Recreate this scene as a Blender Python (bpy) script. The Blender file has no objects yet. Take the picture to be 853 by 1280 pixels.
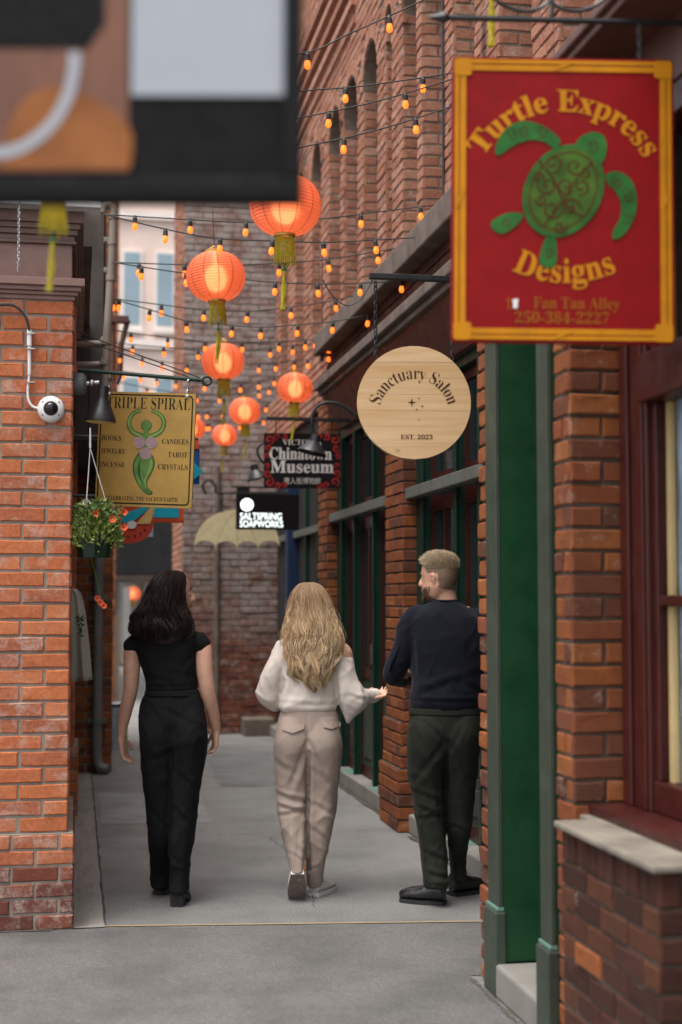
import bpy, bmesh, math, random
import numpy as np
from mathutils import Vector, Matrix, Euler, noise

random.seed(7)
rng = np.random.default_rng(7)
SC = bpy.context.scene
COL = SC.collection
R = math.radians
PI = math.pi

# ------------------------------------------------------------------ camera
FPX, CXP, CYP = 1778.0, 426.5, 640.0          # focal length and centre of the 853x1280 photograph, in its pixels
YAW, PITCH, CAMH = R(10.56), math.atan(110 / 1778), 1.55
cam = bpy.data.cameras.new("camera")
cam.sensor_fit = 'VERTICAL'
cam.sensor_height = 36.0
cam.sensor_width = 24.0
cam.lens = FPX * 36.0 / 1280.0
cam.clip_start, cam.clip_end = 0.05, 3000
cam.dof.use_dof = True
cam.dof.focus_distance = 7.25
cam.dof.aperture_fstop = 1.65
camo = bpy.data.objects.new("camera", cam)
camo.location = (0, 0, CAMH)
camo.rotation_euler = (PI / 2 + PITCH, 0, -YAW)
COL.objects.link(camo)
SC.camera = camo

# ------------------------------------------------------------------ sky, sun, exposure (soft overcast day)
SUN_EL, SUN_AZ = R(72), R(232)                # azimuth clockwise from +Y: over the low left-hand roof
w = bpy.data.worlds.new("World")
SC.world = w
w.use_nodes = True
wn, wl = w.node_tree.nodes, w.node_tree.links
bg = wn["Background"]
sky = wn.new("ShaderNodeTexSky")
sky.sky_type = 'NISHITA'
sky.sun_disc = False
sky.sun_elevation = SUN_EL
sky.sun_rotation = SUN_AZ
sky.dust_density = 4.0
sky.air_density = 1.0
hsv = wn.new("ShaderNodeHueSaturation")
hsv.inputs["Saturation"].default_value = 0.3   # overcast: nearly white sky
wl.new(sky.outputs[0], hsv.inputs["Color"])
wl.new(hsv.outputs[0], bg.inputs["Color"])
bg.inputs["Strength"].default_value = 0.15
sun = bpy.data.lights.new("sun", 'SUN')
sun.energy = 1.35
sun.angle = R(38)
sun.color = (1.0, 0.96, 0.9)
suno = bpy.data.objects.new("sun", sun)
sd = Vector((math.sin(SUN_AZ) * math.cos(SUN_EL), math.cos(SUN_AZ) * math.cos(SUN_EL), math.sin(SUN_EL)))
suno.rotation_euler = (-sd).to_track_quat('-Z', 'Y').to_euler()
suno.location = (0, -5, 12)
COL.objects.link(suno)
vs = SC.view_settings
vs.view_transform = 'Standard'
vs.look = 'None'
vs.exposure = 0.92
vs.gamma = 1.0
vs.use_curve_mapping = False
SC.render.engine = 'CYCLES'
SC.cycles.use_denoising = True
SC.cycles.max_bounces = 6
SC.cycles.diffuse_bounces = 2
SC.cycles.transparent_max_bounces = 6

# ------------------------------------------------------------------ pixel -> world helpers (measuring the photograph)
RC = Euler((PI / 2 + PITCH, 0, -YAW)).to_matrix()
CP = Vector((0, 0, CAMH))

def ray(px, py):
    return RC @ Vector(((px - CXP) / FPX, -(py - CYP) / FPX, -1.0))
def atD(px, py, d): return CP + ray(px, py) * d
def atY(px, py, Y):
    r = ray(px, py); return CP + r * (Y / r.y)
def atX(px, py, X):
    r = ray(px, py); return CP + r * (X / r.x)
def atZ(px, py, Z=0.0):
    r = ray(px, py); return CP + r * ((Z - CAMH) / r.z)

# ------------------------------------------------------------------ object helpers
def tag(o, label=None, cat=None, group=None, kind=None):
    if label: o["label"] = label
    if cat: o["category"] = cat
    if group: o["group"] = group
    if kind: o["kind"] = kind
    return o

def thing(name, loc, label, cat, group=None, mat3=None):
    o = bpy.data.objects.new(name, None)
    o.empty_display_size = 0.1
    COL.objects.link(o)
    o.location = loc
    if mat3 is not None:
        o.rotation_euler = mat3.to_euler()
    tag(o, label, cat, group)
    return o

def attach(o, parent, world=True):
    """world=True: the mesh is in world coordinates; keep it there under a moved parent"""
    if parent is not None:
        o.parent = parent
        if world:
            o.matrix_parent_inverse = WM(parent).inverted()
    return o

def WM(o):
    m = Matrix.LocRotScale(o.location, o.rotation_euler, o.scale)
    if o.parent is not None:
        return WM(o.parent) @ o.matrix_parent_inverse @ m
    return m

class MB:
    def __init__(s): s.v = []; s.f = []; s.T = None
    def add(s, vs, fs):
        n = len(s.v)
        if s.T is not None: vs = [s.T @ Vector(p) for p in vs]
        s.v.extend([tuple(p) for p in vs]); s.f.extend([tuple(i + n for i in f) for f in fs])
        return s
    def box(s, a, b, bev=0.0):
        x0, y0, z0 = [min(a[i], b[i]) for i in range(3)]
        x1, y1, z1 = [max(a[i], b[i]) for i in range(3)]
        if bev <= 0:
            v = [(x0,y0,z0),(x1,y0,z0),(x1,y1,z0),(x0,y1,z0),(x0,y0,z1),(x1,y0,z1),(x1,y1,z1),(x0,y1,z1)]
            return s.add(v, [(0,3,2,1),(4,5,6,7),(0,1,5,4),(1,2,6,5),(2,3,7,6),(3,0,4,7)])
        b_ = min(bev, (x1-x0)*.45, (y1-y0)*.45, (z1-z0)*.45)
        bm = bmesh.new()
        bmesh.ops.create_cube(bm, size=1, matrix=Matrix.Translation(((x0+x1)/2,(y0+y1)/2,(z0+z1)/2)) @ Matrix.Diagonal((x1-x0,y1-y0,z1-z0,1)))
        bmesh.ops.bevel(bm, geom=bm.edges[:], offset=b_, segments=2, affect='EDGES', profile=.5)
        bm.verts.index_update()
        r = s.add([v.co.copy() for v in bm.verts], [[v.index for v in f.verts] for f in bm.faces])
        bm.free(); return r
    def tube(s, pts, rad, n=8, cap=True):
        pts = [Vector(p) for p in pts]
        if not hasattr(rad, '__len__'): rad = [rad] * len(pts)
        vs, fs = [], []
        t0 = (pts[1] - pts[0]).normalized()
        up = Vector((0,0,1)) if abs(t0.z) < .9 else Vector((1,0,0))
        a = t0.cross(up).normalized()
        for i, p in enumerate(pts):
            t = (pts[min(i+1,len(pts)-1)] - pts[max(i-1,0)])
            if t.length < 1e-9: t = t0
            t = t.normalized()
            a = (a - t * a.dot(t)).normalized()
            b = t.cross(a)
            r = rad[i]
            ra, rb = r if hasattr(r, '__len__') else (r, r)
            for k in range(n):
                q = 2*PI*k/n
                vs.append(p + a*(ra*math.cos(q)) + b*(rb*math.sin(q)))
        for i in range(len(pts)-1):
            for k in range(n):
                fs.append((i*n+k, i*n+(k+1)%n, (i+1)*n+(k+1)%n, (i+1)*n+k))
        if cap:
            fs.append(tuple(range(n-1,-1,-1))); m = (len(pts)-1)*n
            fs.append(tuple(m+k for k in range(n)))
        return s.add(vs, fs)
    def rings(s, rings, cap=True):
        n = len(rings[0]); vs = [p for r in rings for p in r]; fs = []
        for i in range(len(rings)-1):
            for k in range(n):
                fs.append((i*n+k, i*n+(k+1)%n, (i+1)*n+(k+1)%n, (i+1)*n+k))
        if cap:
            fs.append(tuple(range(n-1,-1,-1))); m=(len(rings)-1)*n
            fs.append(tuple(m+k for k in range(n)))
        return s.add(vs, fs)
    def lathe(s, prof, c=(0,0,0), n=16, axis='Z', cap=True):
        rs = []
        for r, h in prof:
            ring = []
            for k in range(n):
                q = 2*PI*k/n
                if axis == 'Z': p = (c[0]+r*math.cos(q), c[1]+r*math.sin(q), c[2]+h)
                elif axis == 'Y': p = (c[0]+r*math.cos(q), c[1]+h, c[2]-r*math.sin(q))
                else: p = (c[0]+h, c[1]+r*math.cos(q), c[2]+r*math.sin(q))
                ring.append(p)
            rs.append(ring)
        return s.rings(rs, cap)
    def prism(s, poly, z0, z1):
        """poly: list of (x,y) counter clockwise, extruded along local z"""
        n = len(poly)
        vs = [(x,y,z0) for x,y in poly] + [(x,y,z1) for x,y in poly]
        fs = [tuple(range(n-1,-1,-1)), tuple(range(n,2*n))] + [(k,(k+1)%n,n+(k+1)%n,n+k) for k in range(n)]
        return s.add(vs, fs)
    def flat(s, poly, z):
        return s.add([(x,y,z) for x,y in poly], [tuple(range(len(poly)))])
    def strip(s, pts, wid, z):
        """flat ribbon in the xy plane"""
        n = len(pts)
        if not hasattr(wid,'__len__'): wid=[wid]*n
        vs=[]
        for i,(x,y) in enumerate(pts):
            x0,y0=pts[max(i-1,0)]; x1,y1=pts[min(i+1,n-1)]
            dx,dy=x1-x0,y1-y0; l=math.hypot(dx,dy) or 1
            nx,ny=-dy/l*wid[i]/2,dx/l*wid[i]/2
            vs += [(x+nx,y+ny,z),(x-nx,y-ny,z)]
        return s.add(vs,[(2*i,2*i+1,2*i+3,2*i+2) for i in range(n-1)])
    def sphere(s, c, r, nu=12, nv=8):
        r = r if hasattr(r,'__len__') else (r,r,r)
        rs=[]
        for j in range(nv+1):
            t=-PI/2+PI*j/nv; cr=max(math.cos(t),1e-3)
            rs.append([(c[0]+r[0]*cr*math.cos(2*PI*k/nu), c[1]+r[1]*cr*math.sin(2*PI*k/nu), c[2]+r[2]*math.sin(t)) for k in range(nu)])
        return s.rings(rs)
    def mesh(s, name, mat=None, smooth=False):
        me = bpy.data.meshes.new(name)
        me.from_pydata(s.v, [], s.f)
        if mat: me.materials.append(mat)
        if smooth is not False:
            me.polygons.foreach_set('use_smooth', [True]*len(me.polygons))
            if smooth is not True:
                me.set_sharp_from_angle(angle=R(smooth))
        me.update()
        return me
    def build(s, name, mat, parent=None, smooth=False, world=True):
        o = bpy.data.objects.new(name, s.mesh(name, mat, smooth))
        COL.objects.link(o)
        attach(o, parent, world)
        return o

def copy_tree(o, parent=None):
    c = o.copy(); COL.objects.link(c)
    if parent is not None:
        c.parent = parent; c.matrix_parent_inverse = o.matrix_parent_inverse.copy()
    for ch in list(o.children): copy_tree(ch, c)
    return c

# ------------------------------------------------------------------ materials
class NT:
    def __init__(s, name):
        s.m = bpy.data.materials.new(name); s.m.use_nodes = True
        s.n, s.l = s.m.node_tree.nodes, s.m.node_tree.links
        s.b = s.n["Principled BSDF"]; s.out = s.n["Material Output"]
    def N(s, t, **k):
        n = s.n.new(t)
        for a, v in k.items(): setattr(n, a, v)
        return n
    def link(s, a, b): s.l.new(a, b)
    def coord(s, which='pos'):
        if which == 'pos': return s.N("ShaderNodeNewGeometry").outputs["Position"]
        return s.N("ShaderNodeTexCoord").outputs["Object"]
    def noise(s, scale, detail=4, rough=.55, co=None, stretch=None, dist=0.0):
        n = s.N("ShaderNodeTexNoise"); n.inputs["Scale"].default_value = scale
        n.inputs["Detail"].default_value = detail; n.inputs["Roughness"].default_value = rough
        n.inputs["Distortion"].default_value = dist
        co = co or s.coord()
        if stretch:
            mp = s.N("ShaderNodeMapping"); mp.inputs["Scale"].default_value = stretch
            s.link(co, mp.inputs["Vector"]); co = mp.outputs[0]
        s.link(co, n.inputs["Vector"])
        return n.outputs["Fac"]
    def ramp(s, fac, stops, interp='LINEAR'):
        r = s.N("ShaderNodeValToRGB"); r.color_ramp.interpolation = interp
        e = r.color_ramp.elements
        while len(e) < len(stops): e.new(.5)
        for i, (p, c) in enumerate(stops):
            e[i].position = p
            e[i].color = (c, c, c, 1) if not hasattr(c, '__len__') else (*c[:3], 1)
        s.link(fac, r.inputs["Fac"])
        return r.outputs["Color"]
    def mix(s, fac, a, b, mode='MIX'):
        m = s.N("ShaderNodeMix", data_type='RGBA', blend_type=mode)
        if hasattr(fac, 'is_linked'): s.link(fac, m.inputs[0])
        else: m.inputs[0].default_value = fac
        for i, c in ((6, a), (7, b)):
            if hasattr(c, 'is_linked'): s.link(c, m.inputs[i])
            else: m.inputs[i].default_value = (*c[:3], 1) if hasattr(c, '__len__') else (c, c, c, 1)
        return m.outputs[2]
    def math(s, op, a, b=0.0):
        m = s.N("ShaderNodeMath", operation=op)
        for i, c in ((0, a), (1, b)):
            if hasattr(c, 'is_linked'): s.link(c, m.inputs[i])
            else: m.inputs[i].default_value = c
        return m.outputs[0]
    def bump(s, h, strength=.3, dist=.002):
        b = s.N("ShaderNodeBump"); b.inputs["Strength"].default_value = strength
        b.inputs["Distance"].default_value = dist
        s.link(h, b.inputs["Height"]); s.link(b.outputs[0], s.b.inputs["Normal"])
    def col(s, c):
        if hasattr(c, 'is_linked'): s.link(c, s.b.inputs["Base Color"])
        else: s.b.inputs["Base Color"].default_value = (*c[:3], 1)
    def rough(s, v):
        if hasattr(v, 'is_linked'): s.link(v, s.b.inputs["Roughness"])
        else: s.b.inputs["Roughness"].default_value = v
    def set(s, k, v): s.b.inputs[k].default_value = v

def lin(h):
    """sRGB hex -> linear"""
    c = [int(h[i:i+2], 16) / 255 for i in (0, 2, 4)]
    return tuple(x / 12.92 if x <= .04045 else ((x + .055) / 1.055) ** 2.4 for x in c)

def plain(name, c, rough=.6, var=.25, scale=9, metal=0.0, bump=.15, bscale=120, spec=.5, sheen=0.0, stretch=None, coat=0.0):
    t = NT(name)
    f = t.noise(scale, 5, .6, stretch=stretch)
    lo = tuple(x * (1 - var) for x in c); hi = tuple(min(1, x * (1 + var)) for x in c)
    t.col(t.ramp(f, [(.3, lo), (.7, hi)]))
    t.rough(t.ramp(t.noise(scale * 2.3, 3), [(.3, max(0, rough - .1)), (.7, min(1, rough + .1))]))
    t.set("Metallic", metal); t.set("Specular IOR Level", spec)
    if sheen: t.set("Sheen Weight", sheen)
    if coat: t.set("Coat Weight", coat)
    if bump: t.bump(t.noise(bscale, 3), bump, .002)
    return t.m

def emit(name, c, strength, base=None):
    t = NT(name)
    t.col(base or c); t.b.inputs["Emission Color"].default_value = (*c, 1); t.b.inputs["Emission Strength"].default_value = strength
    t.rough(.3)
    return t.m

def brick_mat(name, cols, white=.25, whitecol=(.62,.55,.48), dirt=.3, wash=None):
    t = NT(name)
    oi = t.N("ShaderNodeObjectInfo").outputs["Random"]
    isl = t.N("ShaderNodeNewGeometry").outputs["Random Per Island"]
    r = t.math('FRACT', t.math('ADD', t.math('MULTIPLY', oi, 7.31), isl))
    n = len(cols)
    c = t.ramp(r, [(i / n, col) for i, col in enumerate(cols)], 'CONSTANT')
    c = t.mix(t.ramp(t.noise(22, 6, .65), [(.35, 0), (.75, .55)]), c, tuple(x * .55 for x in cols[0]))
    c = t.mix(t.ramp(t.noise(70, 4, .7), [(.4, 0), (.8, .5)]), c, tuple(min(1, x * 1.5) for x in cols[len(cols)//2]))
    # efflorescence / worn lime, shaped per brick
    wmask = t.ramp(t.math('ADD', t.noise(14, 8, .75), t.math('MULTIPLY', r, .16)), [(.64 - .2 * white, 0), (.86 - .2 * white, .75)])
    wmask = t.math('MULTIPLY', wmask, t.ramp(t.noise(130, 4, .7), [(.35, .15), (.6, 1)]))
    c = t.mix(wmask, c, whitecol)
    c = t.mix(t.ramp(t.noise(3.1, 5, .6), [(.45, 0), (.8, dirt)]), c, (.03, .022, .018))
    if wash:
        lo, hi, wc, amt = wash          # remnant of old white paint between two heights
        z = t.N("ShaderNodeSeparateXYZ"); t.link(t.coord(), z.inputs[0])
        edge = t.math('ADD', z.outputs[2], t.math('MULTIPLY', t.math('SUBTRACT', t.noise(1.1, 5, .6), .5), 2.2))
        m = t.ramp(t.math('DIVIDE', t.math('SUBTRACT', edge, lo), hi - lo), [(0, 0), (1, 1)])
        m = t.math('MULTIPLY', m, t.ramp(t.noise(6, 7, .75), [(.36, .1), (.55, amt)]))
        c = t.mix(m, c, wc)
    t.col(c)
    t.rough(.88); t.set("Specular IOR Level", .25)
    t.bump(t.math('ADD', t.noise(60, 6, .75), t.math('MULTIPLY', t.noise(240, 3, .6), .5)), .55, .006)
    return t.m

M = {}
M['brick_orange'] = brick_mat("brick_orange", [lin('b96a45'), lin('c57348'), lin('ab6044'), lin('c87a52'), lin('b46d4f'), lin('bf6842'), lin('a15d45')], .22, dirt=.12)
M['brick_base'] = brick_mat("brick_plinth", [lin('7d4638'), lin('83503f'), lin('6d4138'), lin('8c5240'), lin('79453a')], .35, dirt=.3)
M['brick_red'] = brick_mat("brick_red", [lin('8c4f33'), lin('985830'), lin('7a4832'), lin('a05c30'), lin('6c4231'), lin('90502f'), lin('a66537'), lin('593a2e')], -.15, dirt=.3)
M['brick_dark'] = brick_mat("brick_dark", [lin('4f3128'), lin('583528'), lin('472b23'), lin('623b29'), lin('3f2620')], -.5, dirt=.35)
M['brick_upper'] = brick_mat("brick_upper", [lin('a86f58'), lin('b07a63'), lin('9a634c'), lin('b6836c'), lin('915c47'), lin('ab735c')], .2, dirt=.12)
M['brick_far'] = brick_mat("brick_whitewashed", [lin('7c4938'), lin('8a523d'), lin('6b4034'), lin('915a45'), lin('76463a')], .3, dirt=.35, wash=(.9, 2.0, lin('a39b96'), .9))
M['mortar_light'] = plain("mortar_light", lin('8d8478'), .95, .2, 14, bump=.6, bscale=180)
M['mortar_dark'] = plain("mortar_dark", lin('574a40'), .95, .25, 14, bump=.6, bscale=180)
M['mortar_mid'] = plain("mortar_mid", lin('7a6a5d'), .95, .25, 14, bump=.6, bscale=180)

def painted(name, c, rough=.45, chips=.5, chipcol=None):
    t = NT(name)
    base = t.ramp(t.noise(5, 5, .6), [(.3, tuple(x*.78 for x in c)), (.7, tuple(x*1.15 for x in c))])
    base = t.mix(t.ramp(t.noise(38, 8, .75), [(.66, 0), (.72, chips)]), base, chipcol or tuple(min(1, x*2.2+.05) for x in c))
    t.col(base); t.rough(t.ramp(t.noise(12, 4), [(.3, rough-.08), (.7, rough+.15)]))
    t.bump(t.noise(45, 5, .6), .25, .003)
    return t.m
M['green'] = painted("green_paint", lin('0a3325'), .42, .3, lin('33564a'))
M['green_bright'] = painted("bright_green_paint", lin('05401f'), .55, .2)
M['green_grey'] = painted("grey_green_paint", lin('3c463b'), .5, .3)
M['turquoise'] = painted("worn_turquoise_paint", lin('66887a'), .75, .6, lin('8f8a80'))
M['red_wood'] = painted("dark_red_paint", lin('451813'), .38, .12)
M['brown_wood'] = painted("brown_red_paint", lin('5e3a30'), .5, .3)
M['mauve'] = painted("mauve_brown_paint", lin('8a6a61'), .55, .12)
M['mauve_dark'] = painted("mauve_dark_paint", lin('6d524a'), .55, .12)
M['bar_metal'] = painted("weathered_bar", lin('6a6d66'), .5, .4)
M['stone'] = plain("sill_stone", lin('837a6e'), .85, .35, 6, bump=.5, bscale=90)
M['ledge'] = plain("ledge_stone", lin('6e6157'), .9, .35, 5, bump=.6, bscale=70)
M['concrete'] = plain("concrete", lin('87837d'), .9, .2, 4, bump=.5, bscale=110)
M['black_metal'] = plain("black_metal", (.018,.018,.02), .42, .3, 12, bump=.1)
M['steel'] = plain("steel", (.42,.42,.42), .35, .2, 12, metal=.9, bump=.1)
M['white_plastic'] = plain("white_plastic", (.78,.77,.75), .4, .06, 8, bump=.05)
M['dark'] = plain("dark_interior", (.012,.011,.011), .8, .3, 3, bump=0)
M['pipe'] = painted("taupe_pipe_paint", lin('847a70'), .5, .3)
M['pipe_grey'] = painted("grey_pipe_paint", lin('6d716f'), .5, .3)
M['pipe_red'] = painted("red_pipe_paint", lin('96503a'), .55, .3)
t = NT("window_glass"); t.col((.02,.025,.028)); t.rough(.08); t.set("Specular IOR Level", .6); t.set("IOR", 1.5)
M['glass'] = t.m
t = NT("clear_pane"); t.col((1,1,1)); t.rough(.02); t.set("Transmission Weight", 1.0); t.set("IOR", 1.02); t.set("Specular IOR Level", 1.0)
M['pane'] = t.m
M['bulb'] = emit("amber_bulb", (1.0, .17, .015), 1.15, (.8,.16,.02))
M['cable'] = plain("black_cable", (.02,.02,.02), .6, .2, 20, bump=0)

# asphalt with stains, patches and grit
t = NT("asphalt")
c = t.ramp(t.noise(120, 5, .85), [(.34, lin('4a4a48')), (.5, lin('7c7b79')), (.66, lin('b4b3b0'))])
c = t.mix(t.ramp(t.noise(1.3, 6, .6), [(.38, 0), (.66, .5)]), c, lin('4f4e4c'))
c = t.mix(t.ramp(t.noise(.55, 4, .5, stretch=(1,.5,1)), [(.5, 0), (.62, .28)]), c, lin('97938d'))
c = t.mix(t.ramp(t.noise(9, 8, .8), [(.60, 0), (.70, .55)]), c, lin('45423f'))
c = t.mix(t.ramp(t.noise(24, 2, .5), [(.74, 0), (.77, .6)]), c, lin('a9a6a1'))
t.col(c); t.rough(t.ramp(t.noise(2, 4), [(.3, .62), (.7, .85)]))
t.bump(t.math('ADD', t.noise(260, 3, .7), t.math('MULTIPLY', t.noise(30, 4, .6), .8)), .5, .006)
M['asphalt'] = t.m
t = NT("gutter_concrete")
c = t.ramp(t.noise(200, 3, .8), [(.3, lin('7f7b76')), (.7, lin('a19c95'))])
c = t.mix(t.ramp(t.noise(4, 6, .7, stretch=(3,.5,1)), [(.45, 0), (.65, .5)]), c, lin('5e5a55'))
t.col(c); t.rough(.85); t.bump(t.noise(60, 6, .7), .6, .008)
M['gutter'] = t.m
t = NT("worn_yellow_line")
c = t.mix(t.ramp(t.noise(35, 6, .8), [(.4, .2), (.6, .85)]), lin('8a847c'), lin('b08f5c'))
t.col(c); t.rough(.85)
M['yline'] = t.m

# ------------------------------------------------------------------ bricks: real pieces, proud of recessed mortar
def brick_shape(L, H, k, seed):
    """outline points (u,v) with chips, k points on long edges"""
    r = random.Random(seed)
    j = lambda a: r.uniform(-a, a)
    o = []
    if k <= 1:
        o = [(-L/2, -H/2), (L/2, -H/2), (L/2, H/2), (-L/2, H/2)]
        return [(u + j(.002), v + j(.0015)) for u, v in o]
    for i in range(k): o.append((-L/2 + L*i/(k-1), -H/2))
    o.append((L/2, 0))
    for i in range(k): o.append((L/2 - L*i/(k-1), H/2))
    o.append((-L/2, 0))
    return [(u + j(.0028), v + j(.0022)) for u, v in o]

def brick_verts(L, H, proud, k, seed):
    r = random.Random(seed * 3 + 1)
    out = brick_shape(L, H, k, seed)
    n = len(out)
    e = .0055
    fr = [(u * (1 - 2*e/L), -proud - r.uniform(-.0012, .0012), v * (1 - 2*e/H)) for u, v in out]
    md = [(u, -proud + e, v) for u, v in out]
    bk = [(u, .02, v) for u, v in out]
    fs = [tuple(range(n))]
    for q in range(2):
        for i in range(n):
            a, b = q*n + i, q*n + (i+1) % n
            fs.append((b, a, a + n, b + n))
    return fr + md + bk, fs

_bm_cache = {}
def brick_mesh(L, mat, H):
    key = (round(L, 2), mat.name, round(H,3), random.randrange(5))
    if key not in _bm_cache:
        v, f = brick_verts(round(L,2), H, .0, 4, hash(key[:1] + key[3:]) % 9999)
        me = bpy.data.meshes.new("brick"); me.from_pydata(v, [], f); me.materials.append(mat); me.update()
        _bm_cache[key] = me
    return _bm_cache[key]

class Wall:
    """collects bricks of one building; near visible ones are single objects, the rest joined"""
    def __init__(s, parent): s.p = parent; s.j = {}; s.n = 0
    def one(s, c, u, n, L, H, mat, proud, single):
        M3 = Matrix((u, -n, Vector((0,0,1)))).transposed()
        if single and s.n < 298:
            s.n += 1
            o = bpy.data.objects.new("brick", brick_mesh(L, mat, H))
            COL.objects.link(o)
            o.rotation_euler = (M3 @ Euler((random.uniform(-.008,.008), random.uniform(-.008,.008), random.uniform(-.012,.012))).to_matrix()).to_euler()
            o.location = c + n * proud
            o.scale = (L / round(L, 2), 1, 1)
            attach(o, s.p)
            return
        vs, fs = s.j.setdefault(mat.name, ([], [], mat))[:2]
        v, f = brick_verts(L, H, proud, 1, random.randrange(10**6))
        b = len(vs)
        vs.extend([tuple(c + M3 @ Vector(q)) for q in v]); fs.extend([tuple(i + b for i in q) for q in f])
    def face(s, a, b, n, z0, z1, mat, single=None, course=.0775, BL=.2225, joint=.011, start=0, hole=None, proud=(.004,.011), matf=None, edge0='half', soldier=False):
        """bricks on a vertical face from point a to point b (x,y), outward normal n"""
        a = Vector((a[0], a[1], 0)); b = Vector((b[0], b[1], 0)); n = Vector((n[0], n[1], 0)).normalized()
        L = (b - a).length; u = (b - a).normalized()
        if u.cross(-n).z < 0: a, b, u = b, a, -u
        rows = int(round((z1 - z0) / course)); course = (z1 - z0) / rows
        for k in range(rows):
            z = z0 + (k + .5) * course
            x = 0.0
            step = BL
            if (k + start) % 2: x = -BL / 2
            if BL > .3 or L < .12: x = 0; step = max(L, .05)
            while x < L - .012:
                x0, x1 = max(x, 0), min(x + step, L)
                x += step
                if x1 - x0 < .03: continue
                if L - x1 < .03: x1 = L
                fin = x1 == L
                if x0 == 0: x0 = -joint/2 - .004
                if fin: x1 = L + joint/2 + .004
                cx = (x0 + x1) / 2
                c = a + u * cx + Vector((0, 0, z))
                if hole and hole(c): continue
                m = matf(c) if matf else mat
                sg = single(c) if callable(single) else bool(single)
                s.one(c, u, n, x1 - x0 - joint, course - joint, m, random.uniform(*proud), sg)
                if fin: break
    def done(s, name="brickwork"):
        for k, (vs, fs, mat) in s.j.items():
            me = bpy.data.meshes.new(name); me.from_pydata(vs, [], fs); me.materials.append(mat); me.update()
            o = bpy.data.objects.new(name, me); COL.objects.link(o); attach(o, s.p); o["kind"] = "stuff"
# ================================================================== THE SETTING: ground
g = MB(); g.add([(-120,-60,0),(120,-60,0),(120,200,0),(-120,200,0)], [(0,1,2,3)])
tag(g.build("alley_pavement", M['asphalt']), "grey asphalt pavement of the narrow alley", kind="structure")
def wavy(x0f, x1f, ya, yb, n, z, jit=.012):
    m = MB(); vs = []; fs = []
    for i in range(n + 1):
        y = ya + (yb - ya) * i / n
        j1 = noise.noise((y*3.1, 0, 4)) * jit; j2 = noise.noise((y*4.3, 7, 1)) * jit
        vs += [(x0f(y) + j1, y, z), (x1f(y) + j2, y, z)]
    m.add(vs, [(2*i, 2*i+1, 2*i+3, 2*i+2) for i in range(n)])
    return m
gut = wavy(lambda y: -.3, lambda y: .155, 6.93, 13.0, 80, .006)
tag(gut.build("gutter", M['gutter']), "worn concrete gutter strip along the brick piers", kind="structure")
ge = wavy(lambda y: .152, lambda y: .163, 6.95, 13.0, 160, .0085, .009)
M['crack'] = plain("tar_crack", lin('45413d'), .95, .3, 30, bump=.3)
tag(ge.build("gutter_joint", M['crack']), "dark broken joint beside the gutter", kind="structure")
pa, pb = Vector((.13, 6.96)), Vector((2.0, 6.72))
yl = MB(); vs = []; n = 60
for i in range(n + 1):
    p = pa.lerp(pb, i / n); j = noise.noise((i * .7, 3, 3)) * .004
    vs += [(p.x, p.y - .011 + j, .0045), (p.x, p.y + .011 + j * .5, .0045)]
yl.add(vs, [(2*i, 2*i+2, 2*i+3, 2*i+1) for i in range(n)])
tag(yl.build("painted_line", M['yline']), "faded yellow line painted across the alley", kind="structure")
# repairs, seams and cracks in the asphalt
def asphalt_patch(name, poly, label, dark):
    t = NT(name + "_asphalt")
    a, b_, c_ = dark
    c = t.ramp(t.noise(130, 5, .85), [(.3, lin(a)), (.5, lin(b_)), (.7, lin(c_))])
    c = t.mix(t.ramp(t.noise(2.3, 6, .65), [(.4, 0), (.66, .5)]), c, lin(a))
    c = t.mix(t.ramp(t.noise(24, 2, .5), [(.74, 0), (.77, .6)]), c, lin('a9a6a1'))
    c = t.mix(t.ramp(t.noise(9, 8, .8), [(.60, 0), (.70, .5)]), c, lin('45423f'))
    t.col(c); t.rough(.8); t.bump(t.noise(240, 3, .7), .5, .006)
    m = MB(); m.add([(x, y, .0035) for x, y in poly], [tuple(range(len(poly)))])
    tag(m.build(name, t.m), label, kind="structure")
def ragged(pts, n=9, j=.012):
    o = []
    for i, p in enumerate(pts):
        q = pts[(i+1) % len(pts)]
        for k in range(n):
            t_ = k/n; o.append((p[0]+(q[0]-p[0])*t_+random.uniform(-j,j)*(k>0), p[1]+(q[1]-p[1])*t_+random.uniform(-j,j)*(k>0)))
    return o
asphalt_patch("pavement_patch", ragged([(.2,10.1),(.95,10.0),(1.0,11.6),(.2,11.7)]), "paler asphalt repair beside the gutter", ('5a5a58','8d8c8a','bab9b6'))
asphalt_patch("pavement_patch", ragged([(-3.0,2.5),(1.62,2.5),(1.62,5.78),(2.19,5.78),(2.19,6.66),(.13,6.92),(-3.0,6.90)], 16, .01), "browner asphalt before the faded yellow line", ('3f3e3d','676563','8f8d8a'))
asphalt_patch("pavement_patch", ragged([(1.2,11.9),(2.05,11.9),(2.05,14.6),(1.3,14.7)]), "darker asphalt repair far down the alley", ('484847','757473','a09f9d'))
def crack(pts, wd, label, n=14):
    P = []
    for i in range(len(pts)-1):
        for k in range(n):
            t_ = k/n; P.append((pts[i][0]+(pts[i+1][0]-pts[i][0])*t_+random.gauss(0,.012), pts[i][1]+(pts[i+1][1]-pts[i][1])*t_+random.gauss(0,.012)))
    m = MB(); m.strip(P, [wd*random.uniform(.3,1.4) for _ in P], .0058); tag(m.build("pavement_crack", M['crack']), label, kind="structure")
crack([(.17,9.55),(.9,9.5),(1.5,9.45),(2.18,9.5)], .007, "dark seam across the alley between two repairs")
crack([(1.2,7.2),(1.35,8.2),(1.25,9.4)], .004, "thin crack between the walkers")
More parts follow.
